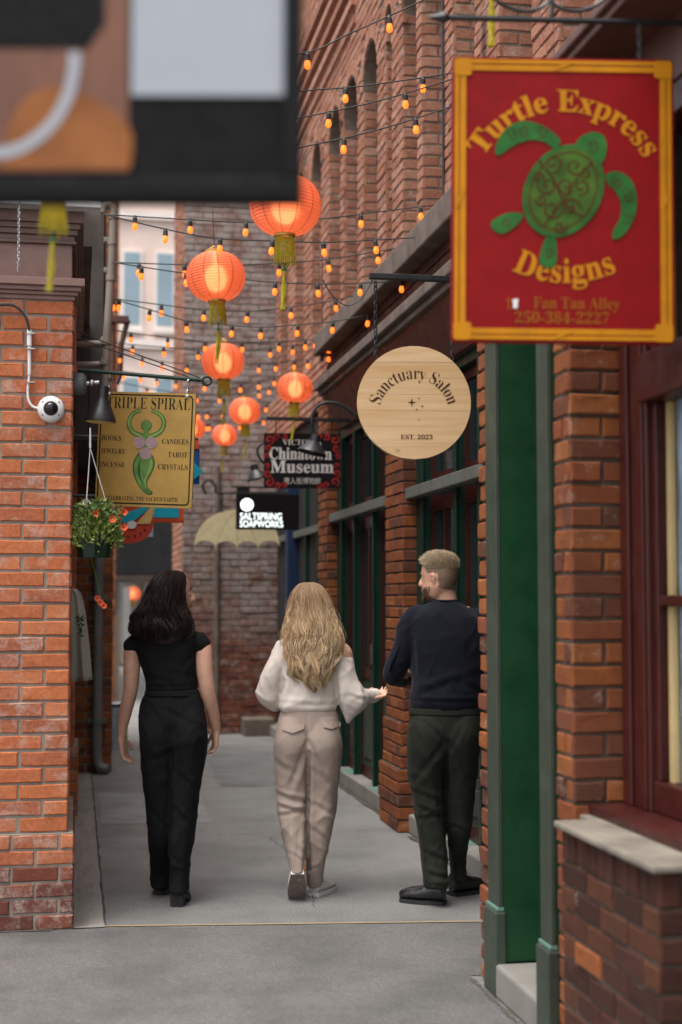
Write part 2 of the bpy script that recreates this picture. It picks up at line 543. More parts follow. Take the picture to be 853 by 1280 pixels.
def grime(pts, wd, label):
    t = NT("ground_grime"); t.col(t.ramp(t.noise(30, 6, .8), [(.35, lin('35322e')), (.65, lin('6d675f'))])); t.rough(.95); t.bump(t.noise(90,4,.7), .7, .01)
    P = []
    for i in range(len(pts)-1):
        for k in range(30): t_ = k/30; P.append((pts[i][0]+(pts[i+1][0]-pts[i][0])*t_, pts[i][1]+(pts[i+1][1]-pts[i][1])*t_))
    m = MB(); m.strip(P, [wd*random.uniform(.25,1.3) for _ in P], .0075); tag(m.build("ground_dirt", t.m), label, kind="stuff")
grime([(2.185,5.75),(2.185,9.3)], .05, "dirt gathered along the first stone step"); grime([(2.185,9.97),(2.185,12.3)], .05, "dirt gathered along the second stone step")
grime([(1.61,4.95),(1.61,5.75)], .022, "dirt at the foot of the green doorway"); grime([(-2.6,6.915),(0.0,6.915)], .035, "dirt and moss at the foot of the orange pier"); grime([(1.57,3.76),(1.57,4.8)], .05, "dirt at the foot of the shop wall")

# ================================================================== LEFT BRICK BUILDING
LB = thing("brick_building", (-1.3, 7.0, 0), "low orange brick building with mauve cornice at the alley corner", "building")
core = MB()
core.box((-2.7, 6.96, .45), (-.03, 8.2, 3.02)); core.box((-2.73, 6.93, 0), (0.0, 8.23, .449))
core.box((-2.7, 8.2, 0), (-.2, 10.5, 3.02)); core.box((-1.0, 10.5, .5), (-.005, 11.1, 3.02)); core.box((-1.03, 10.47, 0), (.03, 11.13, .499))
core.box((-2.7, 11.1, 0), (-.2, 13.1, 3.02)); core.box((-2.0, 13.1, 0), (.33, 16.0, 3.4))
core.build("wall", M['mortar_light'], LB)
W = Wall(LB)
vis = lambda c: c.x > -.62
W.face((-2.70, 6.96), (-.03, 6.96), (0,-1), .45, 3.0, M['brick_orange'], single=vis)
W.face((-2.73, 6.93), (0.0, 6.93), (0,-1), 0.0, .45, M['brick_base'], single=vis, start=1, matf=lambda c: M['brick_base'] if c.z < .27 else M['brick_orange'])
W.face((-.03, 6.97), (-.03, 8.2), (1,0), .45, 3.0, M['brick_orange'])
W.face((0.0, 6.94), (0.0, 8.23), (1,0), 0, .45, M['brick_base'])
W.face((-.85, 10.5), (-.005, 10.5), (0,-1), .5, 3.0, M['brick_orange']); W.face((-.85, 10.47), (.03, 10.47), (0,-1), 0, .5, M['brick_orange'])
W.face((-.005, 10.5), (-.005, 11.1), (1,0), .5, 3.0, M['brick_orange'])
W.face((-.2, 8.2), (-.2, 10.5), (1,0), 0, 3.0, M['brick_orange'])
W.face((-.56, 13.1), (.33, 13.1), (0,-1), 0, 3.4, M['brick_red'], single=lambda c: c.x > -.05)
W.face((.33, 13.1), (.33, 16.0), (1,0), 0, 3.4, M['brick_red'])
W.done()
def ringmold(steps, name, mat, par, x0=-2.7, y0=6.96, x1=-.03, y1=8.2):
    m = MB()
    for z0, z1, p in steps: m.box((x0, y0 - p, z0), (x1 + p, y1, z1), .003)
    return m.build(name, mat, par)
ringmold([(3.001,3.022,.012),(3.0225,3.04,.026),(3.0405,3.062,.042),(3.0625,3.10,.058)], "cornice", M['mauve'], LB)
ringmold([(3.1005,3.275,-.004)], "fascia_panel", M['mauve'], LB)
ringmold([(3.2755,3.292,.016),(3.2925,3.318,.008),(3.3185,3.345,.022),(3.3455,3.372,.034),(3.3725,3.43,.05)], "eave_moulding", M['mauve_dark'], LB)
ringmold([(3.4305,3.462,.13)], "roof_edge", M['white_plastic'], LB, y1=7.6)
ringmold([(3.4635,3.48,.10)], "roof", M['ledge'], LB, y1=13.1)
# taller timber-clad back part
M['planks'] = painted("dark_planks", lin('4a4440'), .8, .3, lin('6a625a'))
pb_ = MB(); pb_.box((-1.4, 10.02, 2.7), (.17, 13.09, 4.35)); pb_.build("timber_storey", M['dark'], LB)
for i in range(16):
    x0 = -1.4 + i * .0985
    q = MB(); q.box((x0, 10.0 - random.uniform(0, .012), 2.66), (x0 + .094, 10.02, 4.38), .004); q.build("plank", M['planks'], LB)
for i in range(8):
    q = MB(); y0 = 10.03 + i * .38; q.box((.17, y0, 2.66), (.185, y0 + .37, 4.38), .004); q.build("plank", M['planks'], LB)

# ================================================================== RIGHT LONG BRICK BUILDING (piers, shopfronts, ledge, tall arched windows)
RB = thing("brick_building", (2.6, 10.5, 0), "tall old brick building with green shopfronts and narrow arched windows", "building")
XW = 2.30
slots = [(15.5,16.1),(14.4,15.0),(13.35,13.9),(12.32,12.92),(11.54,12.17),(10.74,11.31),(10.21,10.45),(9.42,9.87),(8.70,9.29),(7.97,8.48),(6.9,7.5),(6.0,6.5),(5.0,5.5)]
ZA0, ZA1, ZTOP = 3.82, 6.06, 8.6
def in_slot(c):
    for a, b in slots:
        if a - .12 < c.y < b + .12 and c.z > ZA0:
            r = (b - a) / 2
            if c.z < ZA1 - r * 1.1 and a - .03 < c.y < b + .03: return True
            if c.z < ZA1 - r * 1.1: continue
            if ((c.y - (a+b)/2) / (r + .19)) ** 2 + ((c.z - (ZA1 - r*1.1)) / (r*1.1 + .16)) ** 2 < 1: return True
    return False
m = MB()
ys = [3.2] + sorted([y for ab in slots for y in ab]) + [16.5]
for i in range(0, len(ys), 2):
    m.box((XW, ys[i], 3.3), (XW + .5, ys[i+1], ZTOP))
for a, b in slots:                                # spandrels with arched soffits, sill blocks
    r = (b - a) / 2; ym = (a + b) / 2; zs = ZA1 - r * 1.1
    n = 12; vs = []; fs = []
    for k in range(n + 1):
        q = PI * k / n
        y, z = ym - r * math.cos(q), zs + r * 1.1 * math.sin(q)
        vs += [(XW, y, z), (XW, y, ZTOP), (XW + .5, y, z)]
    for k in range(n):
        fs += [(3*k, 3*k+1, 3*k+4, 3*k+3), (3*k, 3*k+3, 3*k+5, 3*k+2)]
    m.add(vs, fs)
    m.box((XW, a, 3.3), (XW + .5, b, ZA0))
m.box((XW + .5, 3.2, 3.3), (XW + 6, 16.5, ZTOP))
m.build("wall", M['mortar_mid'], RB)
W = Wall(RB)
for i in range(0, len(ys), 2): W.face((XW, ys[i]), (XW, ys[i+1]), (-1,0), 3.82, ZA1 - .33, M['brick_upper'], proud=(.004,.014), start=i//2)
W.face((XW, 3.2), (XW, 16.5), (-1,0), ZA1 - .33, ZTOP - .02, M['brick_upper'], hole=in_slot, proud=(.004,.014))
for a, b in slots:
    W.face((XW + .003, b), (XW + .26, b), (0,-1), ZA0, ZA1 - (b-a)/2*1.1, M['brick_upper'], proud=(.002,.006))
    # arch ring of upright bricks
    r = (b - a) / 2; ym = (a + b) / 2; zs = ZA1 - r * 1.1
    ar = MB()
    for k in range(11):
        q = PI * (k + .5) / 11
        cdir = Vector((0, -math.cos(q), math.sin(q) * 1.1)).normalized()
        tdir = Vector((1,0,0)).cross(cdir)
        c = Vector((XW - .012, ym - (r + .07) * math.cos(q), zs + (r + .07) * 1.1 * math.sin(q)))
        hw = r * PI / 11 / 2 * .9 + .004
        vs = [c + cdir*s1*.062 + tdir*s2*hw + Vector((x,0,0)) for x in (0,.03) for s1, s2 in ((-1,-1),(1,-1),(1,1),(-1,1))]
        ar.add(vs, [(0,3,2,1),(0,1,5,4),(1,2,6,5),(2,3,7,6),(3,0,4,7)])
    o = ar.build("arch_bricks", M['brick_upper'], RB); o["kind"] = "stuff"
    # timber window at the back of the slot
    q = MB(); q.box((XW + .262, a, ZA0), (XW + .30, a + .06, ZA1)); q.box((XW + .262, b - .06, ZA0), (XW + .30, b, ZA1)); q.box((XW + .262, a + .06, 4.9), (XW + .30, b - .06, 4.97))
    q.build("window_frame", M['brown_wood'], RB)
    q = MB(); q.add([(XW + .29, a, ZA0), (XW + .29, b, ZA0), (XW + .29, b, ZA1), (XW + .29, a, ZA1)], [(0,1,2,3)]); q.build("window_pane", M['glass'], RB)
# corbelled courses near the top of the farther wall
for k in range(5):
    q = MB(); z = 6.45 + k * .16
    q.box((XW - .03 - .02 * k, 11.6, z), (XW + .02, 16.4, z + .075), .004); q.build("corbel_course", M['brick_upper'], RB)
# shop-front piers (single bricks)
for a, b, xf in ((9.39, 9.92, 2.18), (12.35, 12.80, 2.18)):
    m = MB(); m.box((xf, a, .42), (2.6, b, 3.36)); m.box((xf - .045, a - .03, 0), (2.6, b + .03, .42)); m.box((xf-.02, a-.012, .42), (2.6, b+.012, .73)); m.build("pier", M['mortar_dark'], RB)
    W.face((xf, a), (xf, b), (-1,0), .73, 3.36, M['brick_red'], single=True, BL=.265)
    W.face((xf, a), (xf + .2, a), (0,-1), .73, 3.36, M['brick_red'], single=lambda c: True, BL=.24)
    W.face((xf - .02, a - .012), (xf - .02, b + .012), (-1,0), .42, .73, M['brick_red'], single=True, BL=.275)
    W.face((xf - .02, a - .012), (xf + .2, a - .012), (0,-1), .42, .73, M['brick_red'], single=True, BL=.24)
    W.face((xf - .045, a - .03), (xf - .045, b + .03), (-1,0), 0, .42, M['brick_red'], single=True, BL=.295)
    W.face((xf - .045, a - .03), (xf + .2, a - .03), (0,-1), 0, .42, M['brick_red'], single=True, BL=.24)
# brick frieze between the ledges
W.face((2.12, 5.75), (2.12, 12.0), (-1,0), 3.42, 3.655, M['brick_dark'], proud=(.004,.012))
W.face((2.2, 12.06), (2.2, 16.5), (-1,0), 3.3, 3.82, M['brick_upper'])
W.done()
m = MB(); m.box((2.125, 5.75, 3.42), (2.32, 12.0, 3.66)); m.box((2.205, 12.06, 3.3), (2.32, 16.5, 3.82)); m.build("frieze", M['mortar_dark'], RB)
m = MB()
yy = 5.75
while yy < 12.0:
    y2 = min(yy + 1.05, 12.06); q = MB(); q.box((2.0, yy, 3.655), (2.40, y2 - .004, 3.82), .012); q.build("ledge_stone", M['ledge'], RB); yy = y2
    if 12.06 - yy < .05: break
m = MB(); m.box((2.0, 5.75, 3.345), (2.3, 12.03, 3.42), .01); m.box((2.04, 5.75, 3.30), (2.3, 12.02, 3.344), .006); m.build("lower_moulding", M['ledge'], RB)
m = MB(); vs = [(2.07,5.75,3.299),(2.22,5.75,3.02),(2.4,5.75,3.02),(2.4,5.75,3.299),(2.07,12.0,3.299),(2.22,12.0,3.02),(2.4,12.0,3.02),(2.4,12.0,3.299)]
m.add(vs, [(0,1,5,4),(1,2,6,5),(0,3,2,1),(4,5,6,7)]); m.build("soffit_boards", M['brown_wood'], RB)
m = MB(); m.box((2.24, 12.8, 3.0), (2.6, 16.5, 3.3)); m.build("shop_header", M['dark'], RB)
# foundation ledges in front of the shopfronts
for a, b in ((5.72, 9.35), (9.96, 12.31), (12.84, 16.5)):
    q = MB(); q.box((2.2, a, 0), (3.2, b, .125), .012); q.build("stone_step", M['concrete'], RB)
for a, b in ((8.1, 8.75), (10.25, 10.75), (11.5, 11.9)):
    q = MB(); q.box((2.212, a, .1252), (2.44, b, .129)); q.build("painted_step_patch", M['turquoise'], RB)
# interior darkness behind the glass
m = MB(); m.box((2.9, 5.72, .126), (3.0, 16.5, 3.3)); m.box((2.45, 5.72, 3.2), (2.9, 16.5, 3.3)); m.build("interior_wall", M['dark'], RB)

def shopfront(y0, y1, posts, doors):
    z0, z1, zt = .126, 3.03, 2.23
    q = MB(); q.box((2.19, y0, zt), (2.262, y1, zt + .075), .006); q.build("transom_bar", M['bar_metal'], RB)
    q = MB(); q.box((2.27, y0, 2.95), (2.5, y1, 3.03), .004); q.build("shop_head", M['green'], RB)
    for y, wd in posts:
        q = MB(); q.box((2.263, y, z0), (2.35, y + wd, zt + .1), .006); q.box((2.263, y + .004, zt + .1), (2.35, y + wd - .004, 2.949), .006); q.box((2.25, y - .012, z0), (2.268, y + .03, 2.949), .004)
        q.build("shop_post", M['green'], RB)
    for a, b, door in doors:
        # timber sash set back between two posts
        fr = MB()
        for z, h in ((z0, .09), (zt - .1, .1), (zt + .08, .07), (2.88, .07)): fr.box((2.315, a + .05, z), (2.355, b - .05, z + h))
        fr.box((2.315, a, z0), (2.355, a + .05, 2.95)); fr.box((2.315, b - .05, z0), (2.355, b, 2.95))
        if door: fr.box((2.31, a + .05, .92), (2.352, b - .05, 1.0)); fr.box((2.31, (a+b)/2 - .02, 1.0), (2.352, (a+b)/2 + .02, zt - .1))
        s_ = fr.build("window_sash" if not door else "door_frame", M['red_wood'], RB)
        q = MB(); q.box((2.33, a + .05, .95 if door else .5), (2.335, b - .05, 2.88)); q.build("pane", M['glass'], s_)
        q = MB(); q.box((2.32, a + .05, z0 + .09), (2.345, b - .05, .92 if door else .5), .004); q.box((2.308, a + .11, z0 + .16), (2.3205, b - .11, .84 if door else .44), .004)
        q.build("kick_panel", M['green_grey'], s_)
        if door:
            q = MB(); q.tube([(2.305, a + .09, 1.05), (2.28, a + .09, 1.05), (2.28, a + .09, 1.2), (2.305, a + .09, 1.2)], .008); q.build("door_handle", M['steel'], s_)
shopfront(5.73, 9.38, [(9.16,.2),(8.32,.10),(7.80,.08),(7.2,.12),(6.2,.12)], [(8.42,9.16,True),(7.88,8.32,False),(7.32,7.80,True),(6.32,7.2,False)])
shopfront(9.93, 12.34, [(12.08,.24),(11.5,.07),(10.74,.10),(10.16,.07),(9.94,.06)], [(11.57,12.08,False),(10.84,11.5,True),(10.23,10.74,True)])
# far dark shop
m = MB(); m.box((2.32, 12.82, .126), (2.36, 16.48, 3.0)); m.build("shop_front_panel", M['dark'], RB)
M['blue_paint'] = painted("blue_paint", lin('152f52'), .5, .2)
q = MB(); q.box((2.2, 14.9, .126), (2.36, 15.06, 2.75), .01); q.build("blue_post", M['blue_paint'], RB)
q = MB(); q.box((2.28, 14.2, .126), (2.34, 14.28, 3.0), .006); q.box((2.28, 13.5, .126), (2.34, 13.56, 3.0), .006); q.build("shop_post", M['green'], RB)
q = MB(); q.box((2.26, 12.83, 2.2), (2.33, 16.4, 2.27), .005); q.build("transom_bar", M['bar_metal'], RB)
# drain and cable on the upper wall
q = MB(); q.tube([(XW - .02, 8.66, 3.83), (XW - .02, 8.66, 8.5)], .009, 6); q.build("wall_cable", M['cable'], RB)

# ================================================================== NEAR SHOP (turquoise-green door recess, brick pier, red window)
NS = thing("shop_building", (1.9, 4.6, 0), "brick shop with dark red window frame and bright green doorway", "building")
m = MB(); m.box((1.59, 3.745, 0), (2.3, 4.52, .70)); m.box((1.69, 4.52, 0), (2.3, 4.655, .78)); m.box((1.675, 4.655, 0), (2.3, 4.815, 3.4)); m.box((1.67, 5.605, 0), (2.3, 5.72, 3.4)); m.box((2.02, 4.815, 0), (2.3, 5.605, 3.4)); m.box((1.9, 2.4, 0), (2.3, 3.76, .7))
m.build("wall", M['mortar_dark'], NS)
W = Wall(NS)
W.face((1.59, 3.745), (1.59, 4.52), (-1,0), 0, .70, M['brick_red'], single=True, matf=lambda c: M['brick_red'] if random.random() < .04 else M['brick_dark'])  # shade over the shop base is put into the darker brick colour
W.face((1.59, 3.745), (2.05, 3.745), (0,-1), 0, .70, M['brick_red'], single=True, matf=lambda c: M['brick_red'] if random.random() < .15 else M['brick_dark'])
W.face((1.675, 4.655), (1.90, 4.655), (0,-1), .0, 3.36, M['brick_red'], single=lambda c: c.z > .75, BL=.2225)
W.face((1.675, 4.66), (1.675, 4.81), (-1,0), 0, 3.36, M['brick_red'], single=lambda c: c.z > .2, BL=.16)
W.face((1.66, 5.61), (1.66, 5.72), (-1,0), 0, 3.36, M['brick_red'], single=True, BL=.11, proud=(.0,.016))
for i in range(12):      # soldier course under the sill
    y = 3.75 + i * .0645
    W.one(Vector((1.59, y + .032, .75)), Vector((0,-1,0)), Vector((-1,0,0)), .057, .095, M['brick_dark'], random.uniform(.004,.012), True)
for i in range(6): W.one(Vector((1.62 + i * .071, 3.745, .75)), Vector((1,0,0)), Vector((0,-1,0)), .063, .095, M['brick_dark'], random.uniform(.004,.012), True)
W.done()
q = MB(); q.box((1.558, 3.715, .801), (1.93, 4.54, .825), .008); q.build("sill_stone", M['stone'], NS)
q = MB(); q.box((1.69, 4.5405, .78), (1.93, 4.652, .824), .004); q.build("sill_stone", M['stone'], NS)
q = MB(); q.box((1.60, 3.755, .70), (2.2, 4.52, .80)); q.build("sill_bed", M['mortar_dark'], NS)
# green posts either side of the doorway
for a, b, nm in ((4.822, 4.94, "near"), (5.455, 5.60, "far")):
    q = MB(); q.box((1.645, a, .33), (1.665, b, 3.4), .004); q.box((1.64 - .012, a - .008, 0), (1.675, b + .008, .329), .008); q.build("door_post", M['green_grey'], NS)
    q = MB(); q.box((1.638, a - .003, .331), (1.668, b + .003, .345), .002); q.build("post_base_edge", M['turquoise'], NS)
    q = MB(); q.box((1.6655, a + .004, .131), (2.02, b - .004, 3.4), .004); q.build("door_jamb", M['green_bright'], NS)
q = MB(); q.box((1.63, 4.94, 0), (2.02, 5.455, .13), .012); q.build("threshold", M['concrete'], NS)
q = MB(); q.box((1.985, 4.945, .131), (2.019, 5.45, 3.4)); dd = q.build("door", M['green'], NS)
q = MB(); q.box((1.975, 5.0, .25), (1.9848, 5.4, .95), .004); q.box((1.975, 5.0, 1.1), (1.9848, 5.4, 2.1), .004); q.build("door_panel", M['green_bright'], dd)
# red shop window, facing the alley
q = MB(); q.box((1.85, 4.42, .86), (1.93, 4.65, 3.2), .006); q.box((1.835, 4.55, .86), (1.851, 4.62, 3.2), .005); q.box((1.842, 4.44, .86), (1.851, 4.49, 3.2), .004); q.build("window_jamb", M['red_wood'], NS)
q = MB(); q.box((1.72, 2.4, .826), (1.95, 4.65, .86), .006); q.build("window_sill", M['red_wood'], NS)
q = MB()
for z, h, x in ((.861, .10, 1.86), (1.53, .035, 1.875), (2.20, .16, 1.82), (3.1, .12, 1.86)): q.box((x, 2.4, z), (1.93, 4.419, z + h), .006)
q.box((1.87, 4.385, .961), (1.925, 4.4195, 2.2), .004); q.box((1.875, 3.55, .961), (1.925, 3.6, 2.2), .004)
q.box((1.87, 4.385, 2.361), (1.925, 4.4195, 3.1), .004)
q.build("window_sash", M['red_wood'], NS)
q = MB(); q.box((1.89, 2.4, .95), (1.894, 4.39, 3.1)); q.build("window_pane", M['pane'], NS)
M['cream'] = plain("cream_cloth", lin('d9bd86'), .8, .12, 5, bump=.2)
M['blue_cloth'] = plain("pale_blue_cloth", lin('7f94a6'), .8, .6, 12, bump=.2, stretch=(1,1,.25))
M['warm_wall'] = plain("warm_interior_wall", lin('a8794a'), .8, .2, 3)
def curtain(x, y0, y1, z0, z1, mat, name):
    m = MB(); n = 40; vs = []
    for i in range(n + 1):
        y = y0 + (y1 - y0) * i / n; dx = .016 * math.sin(i * .95) + .006 * math.sin(i * 2.3)
        vs += [(x + dx, y, z0), (x + dx * .6, y, z1), (x + dx + .004, y, z0), (x + dx*.6 + .004, y, z1)]
    fs = []
    for i in range(n): fs += [(4*i, 4*i+1, 4*i+5, 4*i+4), (4*i+2, 4*i+6, 4*i+7, 4*i+3)]
    return m.add(vs, fs).build(name, mat, NS, smooth=True)
curtain(1.92, 4.355, 4.405, .9, 3.1, M['cream'], "curtain"); curtain(1.93, 3.3, 4.35, .9, 2.25, M['blue_cloth'], "curtain")
q = MB(); q.box((2.25, 2.4, .7), (2.29, 4.65, 3.3)); q.build("interior_wall", M['warm_wall'], NS)
q = MB(); q.box((1.65, 2.4, 3.401), (2.29, 5.73, 3.43), .005); q.box((1.63, 2.4, 3.4305), (2.29, 5.74, 3.465), .006); q.build("shop_cornice", M['brown_wood'], NS)
q = MB(); q.box((1.85, 2.4, 3.2), (2.3, 4.655, 3.4)); q.build("lintel", M['brown_wood'], NS)
q = MB(); q.box((1.67, 4.82, 3.2), (2.02, 5.605, 3.395)); q.build("door_head", M['green'], NS)

# ================================================================== FAR END WALL (old whitewash)
FW = thing("brick_building", (2.0, 18, 0), "far brick building end wall with flaking whitewash narrowing the alley", "building")
m = MB(); m.box((1.225, 16.6, 0), (6, 18.3, 9)); m.build("wall", M['mortar_mid'], FW)
W = Wall(FW)
W.face((1.22, 16.6), (2.75, 16.6), (0,-1), 0, 9, M['brick_far'], proud=(.003,.014))
W.face((1.22, 16.6), (1.22, 18.3), (-1,0), 0, 9, M['brick_upper'], proud=(.003,.012))
W.done()
q = MB(); q.tube([(1.62, 16.56, 0), (1.62, 16.56, 3.1)], .03, 8); q.build("downpipe", M['ledge'], FW)
q = MB(); q.box((1.9, 16.2, 0), (2.25, 16.58, .2), .015); q.build("stone_step", M['ledge'], FW)

# ================================================================== street beyond: brick flank, pale building
FL = thing("brick_building", (0, 24, 0), "distant red brick flank at the alley mouth behind the pipes", "building")
m = MB(); m.box((-4, 22, 0), (.60, 30, 9)); m.build("wall", M['mortar_mid'], FL)
W = Wall(FL); W.face((-.4, 22), (.6, 22), (0,-1), 0, 9, M['brick_red']); W.done()
PBD = thing("pale_building", (2, 36, 0), "pale pink building with blue-grey windows across the street beyond the alley", "building")
M['pale'] = plain("pale_pink_render", lin('ead2c6'), .85, .08, 2.0, bump=.2, bscale=40)
M['pale_trim'] = plain("pale_trim", lin('efe2d9'), .8, .08, 2)
M['sky_glass'] = plain("blue_grey_glass", lin('8fa3ad'), .15, .1, 1.0, bump=0)
m = MB(); m.box((-10, 36, 0), (20, 44, 13)); m.build("wall", M['pale'], PBD)
for zc, zh in ((6.2, 1.0), (9.4, 1.0), (3.6, .1)):
    for xc in (-1.2, .1, 1.32, 2.15, 3.0, 4.3):
        if zh < .5: continue
        q = MB(); q.box((xc - .26, 35.93, zc - zh), (xc + .26, 35.999, zc + zh)); wf = q.build("window", M['pale_trim'], PBD)
        q = MB(); q.box((xc - .2, 35.92, zc - zh + .08), (xc + .2, 35.9299, zc + zh - .06)); q.build("pane", M['sky_glass'], wf)
        q = MB(); q.box((xc - .3, 35.86, zc - zh - .12), (xc + .3, 35.99, zc - zh - .001)); q.build("sill", M['pale_trim'], wf)
for z in (4.6, 7.9, 11.2):
    q = MB(); q.box((-10, 35.88, z), (20, 35.998, z + .22)); q.build("string_course", M['pale_trim'], PBD)
for xc in (.72, 2.62): 
    q = MB(); q.box((xc - .1, 35.9, 4.83), (xc + .1, 35.998, 13)); q.build("pilaster", M['brick_red'], PBD)
q = MB(); q.box((-10, 33.4, 2.15), (20, 35.99, 3.75)); q.build("shop_canopy", M['dark'], PBD)
M['shop_white'] = plain("pale_shop_panel", lin('d8dbdc'), .6, .2, 1.2, bump=0)
for i, xc in enumerate((-.3, .7, 1.25, 1.9, 2.6, 3.4)):
    q = MB(); q.box((xc - .22, 35.85, .3), (xc + .2, 35.99, 2.0)); q.build("display_window", M['shop_white'] if i % 2 == 0 else M['pale_trim'], PBD)
# ================================================================== SIGNS AND HANGING THINGS
def serif(s):
    o = ''
    for c in s:
        if 'A' <= c <= 'Z': o += chr(0x1D400 + ord(c) - 65)
        elif 'a' <= c <= 'z': o += chr(0x1D41A + ord(c) - 97)
        elif '0' <= c <= '9': o += chr(0x1D7CE + ord(c) - 48)
        else: o += c
    return o
def text_mesh(body, offset=0.0, spacing=1.0):
    c = bpy.data.curves.new("t", 'FONT'); c.body = body; c.offset = offset; c.space_character = spacing; c.resolution_u = 4
    o = bpy.data.objects.new("t", c); COL.objects.link(o)
    dg = bpy.context.evaluated_depsgraph_get(); dg.update()
    me = bpy.data.meshes.new_from_object(o.evaluated_get(dg))
    co = np.zeros(len(me.vertices) * 3); me.vertices.foreach_get('co', co); co = co.reshape(-1, 3)
    fs = [tuple(p.vertices) for p in me.polygons]
    bpy.data.objects.remove(o); bpy.data.meshes.remove(me); bpy.data.curves.remove(c)
    return co, fs

class Sign:
    """a hanging board; local x right, y up, z towards the viewer"""
    def __init__(s, name, label, cat, px, py, Y, yaw=0, roll=0, group=None):
        s.O = atY(px, py, Y); s.Y = Y; f = R(yaw)
        s.n = Vector((math.sin(f), -math.cos(f), 0)); s.x = Vector((math.cos(f), math.sin(f), 0))
        M3 = Matrix(((1,0,0),(0,0,1),(0,-1,0))).transposed()
        M3 = Matrix.Rotation(f, 3, 'Z') @ M3 @ Matrix.Rotation(R(roll), 3, 'Z')
        s.r = thing(name, s.O, label, cat, group, M3)
    def L(s, px, py):
        r_ = ray(px, py); p = CP + r_ * ((s.O - CP).dot(s.n) / r_.dot(s.n)) - s.O
        return (p.dot(s.x), p.z)
    def Ls(s, pts): return [s.L(*p) for p in pts]
    def part(s, mb, name, mat, parent=None, smooth=False):
        return mb.build(name, mat, parent or s.r, smooth, world=False)
    def text(s, body, pxc, pyc, pxw, hpx, mat, z, parent=None, arc=None, offset=0.0, name="lettering", spacing=1.0, slant=0.0):
        """fit to pxw wide and hpx (full glyph box) high around the pixel; arc = (cx, cy, radius px, +1 over / -1 under)"""
        co, fs = text_mesh(body, offset, spacing)
        k = (s.L(pxc + 50, pyc)[0] - s.L(pxc - 50, pyc)[0]) / 100
        x0, x1 = co[:,0].min(), co[:,0].max(); y0, y1 = co[:,1].min(), co[:,1].max()
        X = (co[:,0] - (x0 + x1)/2) / (x1 - x0) * pxw * k
        Yv = (co[:,1] - (y0 + y1)/2) / (y1 - y0) * hpx * k
        if arc:
            cx, cy = s.L(arc[0], arc[1]); rad = arc[2] * k
            if arc[3] > 0: a = X / rad; P = np.stack([cx + (rad + Yv) * np.sin(a), cy + (rad + Yv) * np.cos(a)], 1)
            else: a = X / rad; P = np.stack([cx + (rad - Yv) * np.sin(a), cy - (rad - Yv) * np.cos(a)], 1)
        else:
            ox, oy = s.L(pxc, pyc); P = np.stack([X + ox + slant * Yv, Yv + oy], 1)
        me = bpy.data.meshes.new(name); me.from_pydata([(float(a), float(b), z) for a, b in P], [], fs); me.materials.append(mat); me.update()
        o = bpy.data.objects.new(name, me); COL.objects.link(o); attach(o, parent or s.r, False)
        return o

def rrect(x0, y0, x1, y1, r, n=5):
    o = []
    for cx, cy, a in ((x1-r,y0+r,-90),(x1-r,y1-r,0),(x0+r,y1-r,90),(x0+r,y0+r,180)):
        for k in range(n+1):
            q = R(a + 90*k/n); o.append((cx + r*math.cos(q), cy + r*math.sin(q)))
    return o
def ell(cx, cy, rx, ry, rot=0, n=28, a0=0, a1=360):
    o = []
    for k in range(n + (0 if a1-a0 >= 360 else 1)):
        q = R(a0 + (a1-a0)*k/n); x, y = rx*math.cos(q), ry*math.sin(q); c, s_ = math.cos(R(rot)), math.sin(R(rot))
        o.append((cx + x*c - y*s_, cy + x*s_ + y*c))
    return o
def smoothpts(pts, n=6, closed=False):
    """Catmull-Rom through pixel points"""
    o = []; N = len(pts)
    for i in range(N if closed else N - 1):
        g = lambda j: pts[j % N] if closed else pts[min(max(j,0),N-1)]
        p0,p1,p2,p3 = g(i-1),g(i),g(i+1),g(i+2)
        for k in range(n):
            t = k/n
            o.append(tuple(.5*((2*p1[d]) + (-p0[d]+p2[d])*t + (2*p0[d]-5*p1[d]+4*p2[d]-p3[d])*t*t + (-p0[d]+3*p1[d]-3*p2[d]+p3[d])*t**3) for d in range(len(p1))))
    if not closed: o.append(tuple(pts[-1]))
    return o
def ink(name, h, rough=.5, var=.12): return plain(name, lin(h), rough, var, 14, bump=.05, spec=.18)
def chain(mb, a, b, link=.022, r=.0028):
    a, b = Vector(a), Vector(b); n = max(2, int((b - a).length / (link * .75)))
    d = (b - a) / n; u = d.normalized(); s1 = u.orthogonal().normalized(); s2 = u.cross(s1)
    for i in range(n):
        c = a + d * (i + .5); sd_ = s1 if i % 2 else s2
        mb.tube([c + u*(link*.5*math.cos(q)) + sd_*(link*.27*math.sin(q)) for q in [2*PI*k/8 for k in range(9)]], r, 4, False)

# ---------------------------------------------------------------- red and gold turtle sign
S = Sign("hanging_sign", "red and gold sign with green turtle hanging from black bracket", "sign", 703, 250, 4.05, yaw=-9.5, roll=-.5)
M['sign_red'] = ink("sign_red", '86060a', .5); M['sign_gold'] = ink("sign_gold", 'c4800f', .5); M['sign_gold_dark'] = ink("sign_gold_dark", '96540e', .5)
M['turtle_green'] = ink("turtle_green", '2c652b', .5, .3); M['turtle_line'] = ink("turtle_line", '4f2a14', .5)
x0, y0 = S.L(566, 428); x1, y1 = S.L(840, 74)
q = MB(); q.prism(rrect(x0, y0, x1, y1, .012), -.028, 0); bd = S.part(q, "board", M['sign_red'])
kk = (x1 - x0) / 274
def frame(i0, i1, z, mat, nm):
    q = MB(); a, b = i0 * kk, i1 * kk
    q.box((x0+a, y0+a, .0005), (x1-a, y0+b, z)); q.box((x0+a, y1-b, .0005), (x1-a, y1-a, z)); q.box((x0+a, y0+b, .0005), (x0+b, y1-b, z)); q.box((x1-b, y0+b, .0005), (x1-a, y1-b, z))
    return S.part(q, nm, mat)
